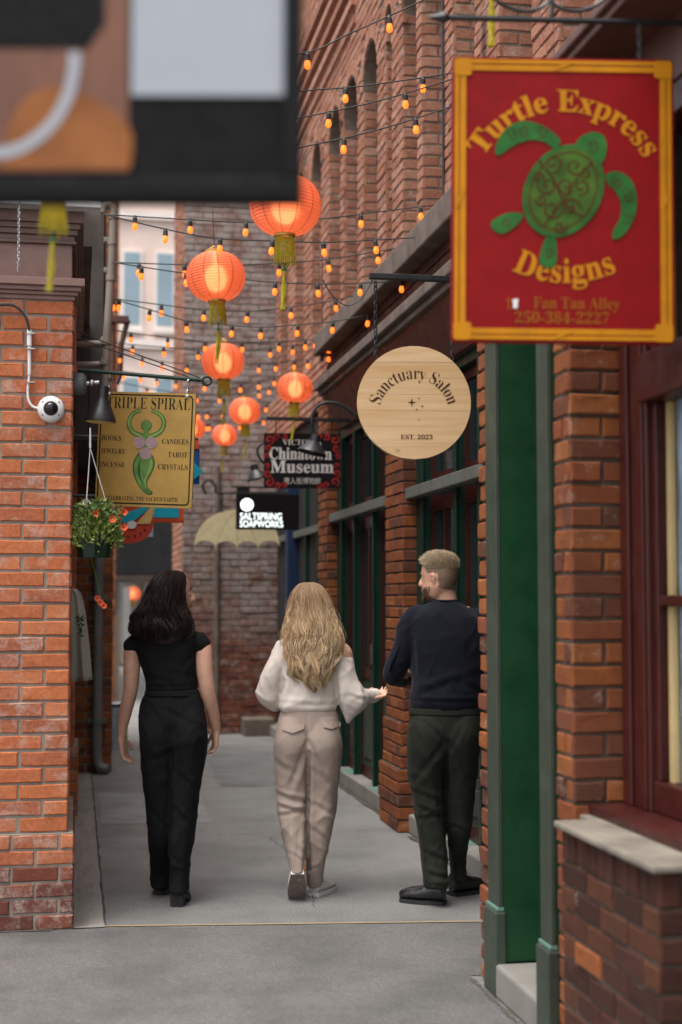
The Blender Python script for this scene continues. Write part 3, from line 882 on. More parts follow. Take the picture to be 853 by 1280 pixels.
frame(3, 8, .004, M['sign_gold'], "border"); frame(8, 10, .002, M['sign_gold_dark'], "border"); frame(10, 17, .0035, M['sign_gold'], "border")
q = MB()
for cx, cy in ((x0+13*kk, y0+13*kk), (x1-13*kk, y0+13*kk), (x0+13*kk, y1-13*kk), (x1-13*kk, y1-13*kk)):
    q = MB(); q.prism(rrect(cx-11*kk, cy-11*kk, cx+11*kk, cy+11*kk, 4*kk), .001, .0055); S.part(q, "corner_ornament", M['sign_gold'])
for cx, cy, v in (((x0+x1)/2, y1-10*kk, 0), ((x0+x1)/2, y0+10*kk, 0), (x0+10*kk, (y0+y1)/2, 1), (x1-10*kk, (y0+y1)/2, 1)):
    d1, d2 = (12*kk, 5*kk) if not v else (5*kk, 12*kk)
    q = MB(); q.strip([(cx-d1, cy-d2), (cx, cy), (cx+d1, cy+d2)], 3.5*kk, .006); S.part(q, "edge_ornament", M['sign_gold'])
S.text(serif("Turtle Express"), 703, 140, 262, 36, M['sign_gold'], .002, arc=(705, 252, 124, 1), offset=.008)
S.text(serif("Designs"), 705, 345, 126, 40, M['sign_gold'], .002, arc=(705, 205, 140, -1), offset=.008)
S.text(serif("Fan Tan Alley"), 722, 381, 108, 19, M['sign_gold_dark'], .002); S.text(serif("1"), 637, 380, 6, 14, M['sign_gold_dark'], .002)
S.text(serif("250-384-2227"), 704, 397, 118, 15, M['sign_gold_dark'], .002)
q = MB(); q.prism(S.Ls([(642,375),(649,374),(648,386),(643,386)])[::-1], .0005, .003); S.part(q, "white_patch", M['white_plastic'])
# turtle
sh = S.Ls([(704 + 46*math.cos(a)*math.cos(.5) - 59*math.sin(a)*math.sin(.5), 239 + 46*math.cos(a)*math.sin(.5) + 59*math.sin(a)*math.cos(.5)) for a in [2*PI*k/40 for k in range(40)]])
def orient(p):
    A = sum(p[i][0]*p[(i+1)%len(p)][1] - p[(i+1)%len(p)][0]*p[i][1] for i in range(len(p)))
    return p if A > 0 else p[::-1]
tu = MB()
sq = MB(); sq.prism(orient(sh), .0005, .004); S.part(sq, "turtle_shell", ink("turtle_shell", '41601f', .5, .35))
tu.strip(sh + [sh[0]], .010, .0044)
tu.prism(orient(S.Ls(smoothpts([(700,176),(682,160),(658,152),(638,157),(624,172),(618,190),(624,195),(640,184),(660,176),(680,178),(692,186)], 4, True))), .0005, .0038)       # upper flipper
tu.prism(orient(S.Ls(smoothpts([(720,182),(724,172),(740,165),(754,170),(758,186),(752,204),(742,198),(730,190)], 4, True))), .0005, .0038)       # head
tu.prism(orient(S.Ls(smoothpts([(757,218),(772,214),(788,224),(796,246),(793,272),(780,293),(768,299),(766,290),(775,272),(776,254),(770,240),(760,230)], 4, True))), .0005, .0038)
tu.prism(orient(S.Ls(smoothpts([(653,268),(636,267),(618,275),(614,284),(624,293),(636,290),(650,278)], 4, True))), .0005, .0038)
tu.prism(orient(S.Ls(smoothpts([(684,296),(694,297),(697,315),(695,332),(684,335),(675,329),(677,313)], 4, True))), .0005, .0038)
tb = S.part(tu, "turtle_emblem", M['turtle_green'])
tl = MB()
def spiral(cx, cy, r0, r1, a0, turns, n=18): return [(cx + (r0+(r1-r0)*k/n)*math.cos(a0+turns*2*PI*k/n), cy + (r0+(r1-r0)*k/n)*math.sin(a0+turns*2*PI*k/n)) for k in range(n+1)]
zi = .0046
inner = [(704 + (46*math.cos(a)*math.cos(.5) - 59*math.sin(a)*math.sin(.5))*.86, 239 + (46*math.cos(a)*math.sin(.5) + 59*math.sin(a)*math.cos(.5))*.86) for a in [2*PI*k/36 for k in range(37)]]
tl.strip(S.Ls(inner), .0045, zi)
for i, (cx, cy, r1, a0, tr) in enumerate([(690,205,13,0,1.3),(718,208,12,2,-1.3),(684,232,13,1,1.4),(707,232,12,3,-1.4),(726,234,11,0,1.3),(690,262,13,2,-1.3),(713,260,13,4,1.4),(700,284,9,1,-1.2),(676,250,8,2,1.2),(730,216,7,2,1),(672,222,7,0,1.1)]):
    tl.strip(S.Ls(spiral(cx, cy, 1.5, r1, a0, tr)), [.003 + .0035*abs(math.sin(k*.35)) for k in range(19)], zi + .0002*i)
tl.strip(S.Ls(smoothpts([(672,200),(690,222),(700,244),(712,262),(728,270)],5)), .005, zi + .0025); tl.strip(S.Ls(smoothpts([(740,202),(722,222),(704,250),(680,282)],5)), .005, zi + .0028)
for cx, cy, r1, a0, tr in [(676,165,8,0,1.3),(655,164,8,2,-1.2),(772,228,8,2,1.3),(784,246,8,0,-1.2),(740,182,9,1,1.2),(632,280,7,0,1.2),(686,316,7,1,1.2)]:
    tl.strip(S.Ls(spiral(cx, cy, 1.2, r1, a0, tr)), .0034, zi)
for (a, b) in [((632,164),(640,176)),((638,161),(646,173)),((782,268),(793,272)),((779,277),(790,281))]: tl.strip(S.Ls([a,b]), .003, zi)
S.part(tl, "turtle_pattern", M['turtle_line'], tb)
q = MB()
for px in (604, 800): 
    a = S.L(px, 74); b = S.L(px + (0 if px < 700 else -2), 28); q = MB(); chain(q, (a[0], a[1]+.0, -.014), (b[0], b[1], -.014)); S.part(q, "chain", M['black_metal'])
# its wrought bracket
BR = thing("sign_bracket", atY(860, 26, 4.05), "black spear-tipped iron bracket above the red turtle sign", "bracket")
q = MB(); a, b = atY(560, 22, 4.064), Vector((1.95, 4.064, atY(853, 27, 4.064).z))
q.tube([a, b], .0095, 8); q.build("bar", M['black_metal'], BR, smooth=40)
q = MB(); tp = atY(533, 22, 4.064); q.tube([a + Vector((.006,0,0)), a - Vector((.012,0,0)), tp], [.008,.019,.001], 8); q.build("spear_tip", M['black_metal'], BR)
q = MB()
for sg, cx in ((1, 655), (-1, 720)):
    pts = smoothpts([(cx-40*sg, 2),(cx-22*sg,14),(cx,20),(cx+24*sg,14),(cx+38*sg,-4),(cx+34*sg,-26)], 5)
    q.tube([atY(p[0], p[1]-6, 4.064) for p in pts], .006, 6)
q.tube([atY(690,20,4.064), atY(690,-60,4.064)], .007, 6); q.tube([atY(690,-60,4.064), Vector((1.95,4.064,atY(690,-30,4.064).z+.1))], .007, 6)
q.build("scroll", M['black_metal'], BR, smooth=40)
q = MB(); q.box((1.93,4.03,2.9),(1.955,4.1,3.5),.003); q.build("wall_plate", M['black_metal'], BR)

# ---------------------------------------------------------------- blurred poster board, close to the camera
S = Sign("poster_board", "large black framed poster board close overhead, out of focus", "sign", 190, 100, 2.0, yaw=-10.3, roll=0)
M['frame_black'] = ink("frame_black", '0c0d0d', .65); M['print_black'] = ink("print_black", '0f0f10', .75); M['print_white'] = ink("print_white", 'a3a7ae', .6, .03)
x0, y0 = S.L(-300, 252); x1, y1 = S.L(379, -260)
q = MB(); q.box((x0,y0,-.03),(x1,y1,0),.004); S.part(q, "back_panel", M['print_black'])
q = MB(); e = S.L(22,0)[0] - S.L(0,0)[0]; eb = e*1.25
q.box((x0,y0,.0005),(x1,y0+eb,.014),.004); q.box((x0,y1-e,.0005),(x1,y1,.014),.004); q.box((x0,y0+eb,.0005),(x0+e,y1-e,.014),.004); q.box((x1-e,y0+eb,.0005),(x1,y1-e,.014),.004)
S.part(q, "frame", M['frame_black'])
a = S.L(165, 120); b = S.L(356, -240)
q = MB(); q.box((a[0],a[1],.0005),(b[0],b[1],.003)); S.part(q, "white_print", M['print_white'])
M['poster_picture'] = NT("poster_picture").m
t = NT("poster_picture"); sx = t.N("ShaderNodeSeparateXYZ"); t.link(t.coord('obj'), sx.inputs[0])
c = t.ramp(t.noise(5, 2, co=t.coord('obj'), stretch=(1.6,.35,1)), [(.3, lin('5a3424')), (.55, lin('744733')), (.75, lin('33201a'))])
t.col(c); t.rough(.6); M['poster_picture'] = t.m
a = S.L(-260, 214); b = S.L(164.5, -240)
q = MB(); q.box((a[0],a[1],.0005),(b[0],b[1],.0025)); ph = S.part(q, "picture_print", M['poster_picture'])
q = MB(); q.prism(orient(S.Ls(smoothpts([(0,212),(20,140),(60,110),(110,120),(163,160),(163,212)],4,False))), .0026, .0031); S.part(q, "orange_shape", ink("poster_orange", '8d5730', .6, .25), ph)
q = MB(); q.prism(orient(S.Ls([(-250,60),(110,62),(132,30),(128,-230),(-250,-230)])), .0026, .0034); S.part(q, "black_shape", M['print_black'], ph)
q = MB(); q.strip(S.Ls(smoothpts([(-30,188),(0,192),(30,184),(62,160),(84,125),(93,90),(94,66)],6)), .016, .0042); S.part(q, "white_curve", M['print_white'], ph)
q = MB()
for px in (-150, 250): aa = S.L(px, -260); q = MB(); chain(q, (aa[0],aa[1],-.015),(aa[0],aa[1]+.35,-.015), .03, .003); S.part(q, "chain", M['black_metal'])

# ---------------------------------------------------------------- Triple Spiral sign
S = Sign("hanging_sign", "mustard yellow sign with green goddess and three pink spirals", "sign", 182, 563, 7.35, yaw=-14, roll=-2.0)
M['mustard'] = plain("mustard_board", lin('b08a3e'), .6, .16, 7, bump=.2, bscale=60); M['ink_dark'] = ink("sign_ink", '2a2118', .6)
M['goddess'] = ink("goddess_green", '5f8040', .6, .35); M['goddess_dark'] = ink("goddess_dark_green", '2f5334', .6, .2); M['spiral_pink'] = ink("spiral_pink", 'b79a9c', .6, .1); M['spiral_line'] = ink("spiral_line", '7a5560', .6); M['goddess_hi'] = ink("goddess_highlight", '93a25a', .6, .2)
x0, y0 = S.L(121, 634); x1, y1 = S.L(243, 490)
q = MB(); q.prism(rrect(x0,y0,x1,y1,.008), -.022, 0); S.part(q, "board", M['mustard'])
k = (x1-x0)/122
q = MB(); pts = rrect(x0+3*k,y0+4*k,x1-4*k,y1-3.5*k,.02,5); q.strip(pts+[pts[0]], 1.7*k, .0012); S.part(q, "border_line", M['ink_dark'])
S.text(serif("TRIPLE SPIRAL"), 184, 504, 104, 14.5, M['ink_dark'], .0014, offset=-.012)
for tx, cx, cy, w_ in (("BOOKS",139,549,24),("JEWELRY",141.5,565.5,31),("INCENSE",141.5,582,31),("CANDLES",219,550.5,33),("TAROT",222.5,567,24),("CRYSTALS",217,582.5,37)):
    S.text(serif(tx), cx, cy, w_, 6.6, M['ink_dark'], .0014, offset=-.006)
S.text(serif("CELEBRATING THE SACRED EARTH"), 179, 623.5, 91, 5.2, M['ink_dark'], .0014, offset=-.008)
gx = lambda x, y: (110 + x/5.331, 470 + y/5.331)
G = [gx(*p) for p in smoothpts([(345,232),(300,248),(272,290),(270,335),(295,375),(340,395),(385,405),(430,395),(475,370),(498,330),(496,285),(465,248),(415,230)], 6)]
for mt, wd, z, nm in (('goddess_dark', 34, .0011, "arms_outline"), ('goddess', 26, .0014, "raised_arms"), ('goddess_hi', 8, .0017, "arm_highlight")):
    n = len(G); q = MB(); q.strip(S.Ls(G), [wd/5.331*k*(.45+.55*math.sin(PI*min(1,max(0,(i+2)/(n+3))))**.5) for i in range(n)], z); S.part(q, nm, M[mt])
q = MB(); q.flat(orient(S.Ls([gx(*p) for p in ell(385,330,36,36,0,24)])), .0018); S.part(q, "head_outline", M['goddess_dark'])
q = MB(); q.flat(orient(S.Ls([gx(*p) for p in ell(385,328,31,32,0,24)])), .0021); q.flat(orient(S.Ls([gx(*p) for p in [(370,355),(400,355),(402,410),(366,410)]])), .0019); S.part(q, "head", M['goddess'])
body = [(345,400),(430,400),(420,470),(412,500),(440,540),(450,590),(430,650),(405,700),(412,745),(440,770),(435,788),(400,785),(355,745),(322,690),(304,630),(308,570),(335,520),(362,490)]
q = MB(); q.flat(orient(S.Ls([gx(*p) for p in smoothpts(body,4,True)])), .0012); S.part(q, "figure_outline", M['goddess_dark'])
cxm, cym = 378, 600
q = MB(); q.flat(orient(S.Ls([gx(cxm+(p[0]-cxm)*.87, cym+(p[1]-cym)*.97) for p in smoothpts(body,4,True)])), .0016); S.part(q, "figure", M['goddess'])
q = MB(); q.strip(S.Ls([gx(*p) for p in smoothpts([(352,560),(345,610),(352,670),(380,730)],5)]), [.012*min(1,.3+i/8) if i<8 else .012*(1-(i-8)/9) for i in range(16)], .0020); S.part(q, "figure_shadow_stroke", M['goddess_dark'])
q = MB(); q.strip(S.Ls([gx(*p) for p in smoothpts([(425,560),(420,610),(400,660),(388,700),(400,750)],5)]), [.006]*21, .0020); S.part(q, "figure_highlight_stroke", M['goddess_hi'])
for cx, cy in ((344,445),(424,443),(388,516)):
    q = MB(); q.flat(orient(S.Ls([gx(*p) for p in ell(cx,cy,39,39,0,28)])), .0024); sp = S.part(q, "spiral_disc", M['spiral_pink'])
    q = MB(); q.strip(S.Ls([gx(*p) for p in spiral(cx,cy,3,36,0,3.2,60)]), .0022, .0028); S.part(q, "spiral_line", M['spiral_line'], sp)
q = MB()
for px in (134, 232): q = MB(); a = S.L(px, 494); q.lathe([(.001,.002),(.010,.002),(.010,.008),(.001,.011)], (a[0],a[1],0), 10); chain(q, (a[0],a[1]+.006,-.008), (a[0]+.002, S.L(px, 466 + (px-134)*.07)[1], -.008), .03, .003); S.part(q, "hanger", M['steel'])
GB = thing("sign_bracket", (0, 7.37, 2.7), "thin green iron bar with ring end above the mustard sign", "bracket")
q = MB(); a = Vector((-.04, 7.365, atY(98,462,7.365).z)); b = atY(252, 475, 7.365); q.tube([a, b], .0105, 8); q.build("bar", M['green'], GB, smooth=40)
q = MB(); c = atY(259, 476, 7.365); q.tube([c + Vector((.022*math.cos(t_), 0, .022*math.sin(t_))) for t_ in [2*PI*i/16 for i in range(17)]], .0075, 6); q.build("ring", M['green'], GB, smooth=True)
q = MB(); q.tube([Vector((-.04,7.37,atY(97,412,7.37).z)), atY(250,472,7.37)], .003, 4); q.build("stay_wire", M['cable'], GB); q = MB(); q.tube([Vector((-.04,7.40,atY(97,420,7.4).z)), atY(250,476,7.4)], .003, 4); q.build("stay_wire", M['cable'], GB)

# ---------------------------------------------------------------- round wooden salon sign
S = Sign("hanging_sign", "round pale wooden sign with curved dark lettering and a small star", "sign", 518, 503, 6.35, yaw=-8)
t = NT("pale_pine")
co = t.coord('obj')
f = t.noise(9, 5, .55, co=co, stretch=(.22, 4, 1), dist=.5)
c = t.ramp(f, [(.25, lin('c99f6c')), (.5, lin('d6b184')), (.75, lin('dfbf95'))])
oi = t.N("ShaderNodeObjectInfo").outputs["Random"]
c = t.mix(t.math('MULTIPLY', oi, .35), c, lin('b88a52'))
v = t.N("ShaderNodeTexVoronoi"); v.inputs["Scale"].default_value = 7.0; mp = t.N("ShaderNodeMapping"); mp.inputs["Scale"].default_value = (.8,1.3,1); t.link(co, mp.inputs[0]); t.link(mp.outputs[0], v.inputs["Vector"])
c = t.mix(t.ramp(v.outputs["Distance"], [(.03, .8), (.12, 0)]), c, lin('7d4f26'))
t.col(c); t.rough(.5); t.bump(f, .12, .002); M['pine'] = t.m
M['pine_edge'] = plain("pine_edge", lin('b58a55'), .6, .2, 12)
rr = (S.L(589,503)[0] - S.L(447,503)[0])/2
ny = 7
for i in range(ny):
    ya, yb = -rr + 2*rr*i/ny, -rr + 2*rr*(i+1)/ny - .0008
    pl = []
    for kx in range(13): yv = ya + (yb-ya)*kx/12; pl.append((math.sqrt(max(rr*rr-yv*yv,1e-7)), yv))
    for kx in range(13): yv = yb + (ya-yb)*kx/12; pl.append((-math.sqrt(max(rr*rr-yv*yv,1e-7)), yv))
    q = MB(); q.prism(pl, -.036, -random.uniform(0,.0006)); S.part(q, "plank", M['pine'])
M['burnt'] = ink("burnt_lettering", '4a2f1c', .7)
S.text(serif("Sanctuary Salon"), 518, 470, 128, 20, M['burnt'], .001, arc=(518, 517, 49, 1), offset=-.012)
S.text(serif("EST. 2023"), 521, 546, 40, 6, M['burnt'], .001)
q = MB()
def star4(cx, cy, r): return [(cx + (r if i % 2 == 0 else r*.25)*math.cos(PI/4*i), cy + (r if i % 2 == 0 else r*.25)*math.sin(PI/4*i)) for i in range(8)]
q.flat(orient(S.Ls(star4(515,503,6))), .001)
for cx, cy, r in ((524,498,2),(528,508,2.4),(521,512,2),(524,525,1.6)): q.flat(orient(S.Ls(star4(cx,cy,r))), .001)
S.part(q, "star_mark", M['burnt'])
q = MB()
for px in (470, 566):
    a = S.L(px, 458); b = S.L(px, 351); q = MB(); chain(q, (a[0],a[1],-.016),(b[0],b[1],-.016), .03, .0032); S.part(q, "chain", M['black_metal'])
SB = thing("sign_bracket", (2.2, 6.37, 3.0), "flat black bar above the round wooden sign", "bracket")
q = MB(); a = atY(462, 345, 6.37); q.box((a.x, 6.352, a.z-.013), (2.3, 6.388, a.z+.013), .003); q.build("bar", M['black_metal'], SB)
q = MB(); pts = smoothpts([(400,352),(412,372),(430,384),(448,375),(462,352)],5); q.tube([atY(p[0]+4,p[1]-2,6.37) for p in pts], .003, 5); q.build("loose_wire", M['cable'], SB)

# ---------------------------------------------------------------- museum sign
S = Sign("hanging_sign", "black museum sign with red scrollwork and white serif lettering", "sign", 377, 576, 11.4, yaw=-6)
M['sign_black'] = ink("sign_black", '100e0f', .6); M['sign_white'] = ink("sign_white", 'd6d2cc', .5, .05); M['scroll_red'] = ink("scroll_red", '8c2320', .5, .2)
x0, y0 = S.L(330, 610); x1, y1 = S.L(426, 542)
q = MB(); q.box((x0,y0,-.03),(x1,y1,0),.003); S.part(q, "board", M['sign_black'])
S.text(serif("VICTORIA"), 378, 553, 49, 7, M['sign_white'], .0016); S.text(serif("Chinatown"), 376, 567, 78, 15.5, M['sign_white'], .0016, offset=.012); S.text(serif("Museum"), 378, 583.5, 79, 16, M['sign_white'], .0016, offset=.012)
S.text("唐人街博物館", 378, 601, 46, 8.5, M['sign_white'], .0016)
q = MB()
rr_ = random.Random(5)
for sx in (-1, 1):
    for sy in (-1, 1):
        q = MB()
        for j, (dx, dy, r1, a0, tr) in enumerate([(41,27,6,0,1.2),(31,31,4.5,2,-1.1),(43,16,5,1,1.1),(22,31,3.5,3,1.0),(44,6,3.5,2,-1.0)]):
            q.strip(S.Ls(spiral(377.8+sx*dx, 576+sy*dy*.98, .8, r1, a0, tr*sx*sy, 16)), [.009+.012*math.sin(PI*i/16) for i in range(17)], .0012+.0002*j)
        S.part(q, "scrollwork", M['scroll_red'])
MB_ = thing("sign_bracket", (2.2, 11.4, 3.0), "black bar holding the museum sign", "bracket")
q = MB(); a = atY(333, 523, 11.4); q.box((a.x, 11.38, a.z-.014), (2.2, 11.42, a.z+.014), .003); q.tube([atY(345,523,11.4), atY(345,543,11.4)], .005, 5); q.tube([atY(415,523,11.4), atY(415,543,11.4)], .005, 5); q.build("bar", M['black_metal'], MB_)

def gooseneck(label, pts, Y, head, rad, hgt, tilt, wallx, name="wall_lamp"):
    T = thing(name, atY(pts[-1][0], pts[-1][1], Y), label, "lamp")
    P = [atY(p[0], p[1], Y) for p in smoothpts(pts, 6)]
    P.append(Vector((wallx, Y, P[-1].z - .03)))
    q = MB(); q.tube(P, .011, 8); q.build("arm", M['black_metal'], T, smooth=40)
    q = MB(); q.lathe([(.05,0),(.05,.012),(.01,.014)], (wallx-.01, Y, P[-1].z), 12, 'X'); q.build("wall_plate", M['black_metal'], T)
    q = MB(); h = atY(head[0], head[1], Y); q.T = Matrix.Translation(h) @ Matrix.Rotation(R(tilt), 4, 'Y')
    q.lathe([(.016,hgt),(.032,hgt*.97),(.036,hgt*.6),(.05,hgt*.5),(rad*.8,hgt*.22),(rad,0),(rad*.97,-.004),(rad*.75,hgt*.2),(.03,hgt*.42)], (0,0,0), 20, 'Z', False); q.build("shade", M['black_metal'], T, smooth=40)
    q = MB(); q.T = Matrix.Translation(h) @ Matrix.Rotation(R(tilt), 4, 'Y'); q.sphere((0,0,hgt*.3), .032); q.build("lamp_bulb", M['white_plastic'], T, smooth=True)
    return T
gooseneck("black gooseneck lamp lighting the museum sign", [(393,545),(390,525),(396,509),(410,503),(428,507),(450,522),(484,540)], 9.6, (390,566), .105, .13, 14, 2.2)
gooseneck("black gooseneck lamp at the dark corner beside the museum sign", [(330,580),(322,566),(326,556),(338,553),(350,560),(360,565)], 12.6, (322,598), .10, .13, -16, 2.2)
# ---------------------------------------------------------------- soap shop light box
S = Sign("light_box_sign", "black box sign with glowing white lettering and round emblem", "sign", 340, 638, 13.2)
x0, y0 = S.L(297, 661); x1, y1 = S.L(374, 618)
q = MB(); q.box((x0,y0,-.14),(x1,y1,0),.004); S.part(q, "box", M['sign_black'])
M['lit_white'] = emit("backlit_white", (.9,1.0,.96), 1.1)
S.text("SALTSPRING", 326.5, 645.5, 52, 8.5, M['lit_white'], .002, offset=.004); S.text("SOAPWORKS", 327, 655, 54, 8, M['lit_white'], .002, offset=.004)
q = MB(); q.flat(orient(S.Ls(ell(309,631,8,8,0,24))), .002); em = S.part(q, "round_emblem", M['lit_white'])
q = MB(); q.strip(S.Ls(smoothpts([(309,638),(311,632),(307,627)],4)), .006, .003); S.part(q, "emblem_mark", M['sign_black'], em)
q = MB(); a = S.L(300,612); q.box((x0,y1,-.09),(x0+.12,y1+.06,-.05),.002); q.box((x0-.05, y1+.06, -.1), (x1+.02, y1+.075, -.04), .002); S.part(q, "hanger", M['black_metal'])
# ---------------------------------------------------------------- umbrella sign
S = Sign("hanging_sign", "cream umbrella-shaped sign with scalloped lower edge", "sign", 297, 662, 14.4)
M['cream_board'] = ink("cream_board", 'e2d5a8', .6, .1); M['faint_ink'] = ink("faint_ink", 'a08a5a', .6)
pts = [(243,684),(246,668),(256,652),(274,641),(297,637),(320,641),(338,652),(347,668),(350,684)]
up = smoothpts(pts, 5)
low = []
for i in range(4):
    xa, xb = 350 - i*26.75, 350 - (i+1)*26.75
    for kx in range(1, 8): a_ = PI*kx/8; low.append((xa + (xb-xa)*(1-math.cos(a_))/2, 684 - 9*math.sin(a_) + 1.5*math.sin(PI*(i+.5)/4)))
    if i < 3: low.append((xb, 687))
q = MB(); q.prism(orient(S.Ls(up + low)), -.02, 0); S.part(q, "board", M['cream_board'])
q = MB()
for i, x_ in enumerate((270, 297, 323)): q.strip(S.Ls(smoothpts([(297,638),((x_+297)/2,652),(x_,684)],5)), .004, .001+.0003*i)
S.part(q, "rib_line", M['faint_ink'])
q = MB(); pp = smoothpts([(258,618),(254,606),(262,600),(270,608),(272,616),(300,616),(360,616)], 5); q.tube([Vector(S.L(*p)).to_3d() + Vector((0,0,-.01)) for p in pp], .012, 6); q.tube([Vector(S.L(278,616)).to_3d(), Vector(S.L(278,640)).to_3d()], .008, 6); q.tube([Vector(S.L(322,616)).to_3d(), Vector(S.L(322,642)).to_3d()], .008, 6)
S.part(q, "bracket", M['black_metal'])

# ---------------------------------------------------------------- small bright signs behind the mustard sign
M['teal'] = ink("teal_paint", '1f9ab0', .5); M['deep_blue'] = ink("deep_blue_paint", '1b4f8c', .5); M['sign_orange'] = ink("orange_paint", 'c2522c', .5, .2); M['sign_brick'] = ink("red_orange_paint", 'b5432f', .5); M['tan'] = ink("tan_board", 'c7a468', .5)
S = Sign("hanging_sign", "tall blue sign with teal diamond beside the mustard sign", "sign", 243, 582, 9.4)
q = MB(); q.box((*S.L(228,605),-.03),(*S.L(250,556),0),.003); S.part(q, "board", M['deep_blue'])
q = MB(); q.prism(orient(S.Ls([(230,575),(242,577),(254,590),(243,599),(230,602)])), .001, .012); S.part(q, "teal_arrow", M['teal'])
q = MB(); q.box((*S.L(230,561),.0005),(*S.L(249,549),.006),.001); S.part(q, "orange_cap", M['sign_orange'])
S = Sign("hanging_sign", "teal rectangular sign with orange checked border under the mustard sign", "sign", 208, 640, 9.2)
q = MB(); q.box((*S.L(190,653),-.025),(*S.L(230,622),0),.002); bo = S.part(q, "board", M['sign_orange'])
q = MB(); q.box((*S.L(192,647),.0005),(*S.L(224,622),.004),.001); S.part(q, "teal_panel", M['teal'])
q = MB()
for i in range(10): q.box((*S.L(191+i*4,652.5),.0005),(*S.L(192.6+i*4,650.5),.003))
S.part(q, "border_check", M['scroll_red'])
S = Sign("hanging_sign", "round orange red sign with teal band hanging low behind the basket", "sign", 165, 655, 9.0)
q = MB(); q.prism(orient(S.Ls(ell(162,655,30,24,0,32))), -.02, 0); S.part(q, "board", M['sign_brick'])
q = MB(); q.prism(orient(S.Ls([(150,652),(160,640),(185,632),(185,637),(163,655)])), .001, .006); S.part(q, "teal_band", M['teal'])
q = MB(); q.prism(orient(S.Ls([(170,655),(188,634),(194,634),(188,655)])), .001, .005); S.part(q, "tan_wedge", M['tan'])
q = MB(); q.flat(orient(S.Ls(ell(165,656,6,5,0,16))), .007); S.part(q, "white_dot", M['sign_white'])
q = MB()
for i in range(7): a_ = 200 + i*22; cx, cy = 162+22*math.cos(R(a_)), 655-16*math.sin(R(a_)); q.strip(S.Ls([(cx-1.2,cy-1.5),(cx+1.2,cy+1.5)]), .008, .0012+.0001*i)
S.part(q, "dark_marks", M['ink_dark'])
S = Sign("hanging_sign", "small pale blue notice hanging under the teal signs", "sign", 184, 660, 9.7)
q = MB(); q.box((*S.L(176,671),-.015),(*S.L(192,648),0),.002); S.part(q, "board", ink("pale_blue_board", '9bb0c0', .5))
q = MB(); a = atY(135, 620, 9.3); q.tube([(-.15, 9.3, a.z), atY(256, 546, 9.3) * 0 + Vector((.75, 9.3, a.z))], .01, 6); q.tube([(-.15, 9.3, atY(135,546,9.3).z), Vector((.78, 9.3, atY(135,546,9.3).z))], .01, 6)
o = q.build("sign_bracket", M['black_metal']); tag(o, "pair of dark rails carrying the small bright signs", "bracket")

# ---------------------------------------------------------------- lamp, camera, pipes and wiring on the left corner
L1 = thing("wall_lamp", (0, 7.2, 2.55), "black cone spotlight in front of the mustard sign", "lamp")
YL = 7.12
q = MB(); c = atY(96, 480, YL); q.lathe([(.001,-.035),(.05,-.035),(.055,-.02),(.055,.03),(.04,.045),(.001,.05)], c, 14, 'X'); q.build("junction_box", M['pipe_grey'], L1, smooth=40)
q = MB(); q.tube([atY(103,480,YL), atY(112,479,YL), atY(124,478,YL)], .011, 8); q.sphere(atY(115,479,YL), .018); q.build("arm", M['steel'], L1, smooth=40)
q = MB(); c = atY(126, 527, YL); kx = 7.1/FPX
q.T = Matrix.Translation(c) @ Matrix.Rotation(R(4), 4, 'Y')
q.lathe([(.012,.178),(.026,.176),(.029,.12),(.034,.105),(.062,.045),(.074,.018),(.076,0),(.073,-.003),(.055,.04),(.02,.08)], (0,0,0), 24, 'Z', False); q.build("shade", M['black_metal'], L1, smooth=35)
M['lamp_inner'] = plain("lamp_inner", (.75,.55,.2), .5, .1, 5); q = MB(); q.T = Matrix.Translation(c) @ Matrix.Rotation(R(4), 4, 'Y'); q.lathe([(.0725,-.0035),(.05,.04),(.02,.07),(.001,.07)], (0,0,0), 20, 'Z', False); q.sphere((0,0,.03), .025); q.build("lamp_bulb", M['lamp_inner'], L1, smooth=True)
SCM = thing("security_camera", atY(64, 512, 6.95), "white dome security camera on the orange brick pier", "camera")
c = atY(64, 512, 6.95); q = MB(); q.lathe([(.001,.0),(.064,.0),(.064,-.02),(.058,-.036),(.044,-.044),(.036,-.046)], c, 28, 'Y'); q.build("housing", M['white_plastic'], SCM, smooth=40)
q = MB(); q.sphere((c.x, c.y-.040, c.z), (.036,.034,.036), 20, 12); t = NT("black_dome"); t.col((.012,.01,.012)); t.rough(.06); q.build("dome", t.m, SCM, smooth=True)
q = MB()
for a_ in (40,140,220,320): q = MB(); q.lathe([(.004,-.039),(.004,-.043),(.001,-.044)], (c.x+.05*math.cos(R(a_)), c.y, c.z+.05*math.sin(R(a_))), 6, 'Y'); q.build("screw", M['black_metal'], SCM)
CD = thing("cable_conduit", atY(37, 440, 6.94), "white conduit and black cable loop feeding the dome camera", "conduit")
q = MB(); q.tube([atY(37,412,6.93), atY(37,432,6.93)], .0125, 10); q.tube([atY(37,432,6.932), atY(37,468,6.932)], .0085, 8); q.tube([atY(p[0],p[1],6.935) for p in smoothpts([(37,468),(35,488),(36,500),(41,508),(50,511)],5)], .006, 8); q.build("conduit", M['white_plastic'], CD, smooth=40)
q = MB(); q.tube([atY(p[0],p[1],6.92) for p in smoothpts([(-14,380),(0,381),(14,381),(25,387),(33,398),(37,413)],5)], .0065, 8); q.build("cable", M['cable'], CD, smooth=True)
q = MB()
for py in (417,436,478): q.box(tuple(atY(34,py+1.5,6.94)), tuple(atY(44,py-1,6.915)), .001)
q.build("clip", M['steel'], CD)
RP = thing("red_pipe", (0, 7.05, 2.9), "thin red painted pipe at the brick corner", "pipe")
q = MB(); q.tube([atY(93,384,7.05), atY(93,466,7.05)], .011, 8); q.build("pipe_run", M['pipe_red'], RP, smooth=40)
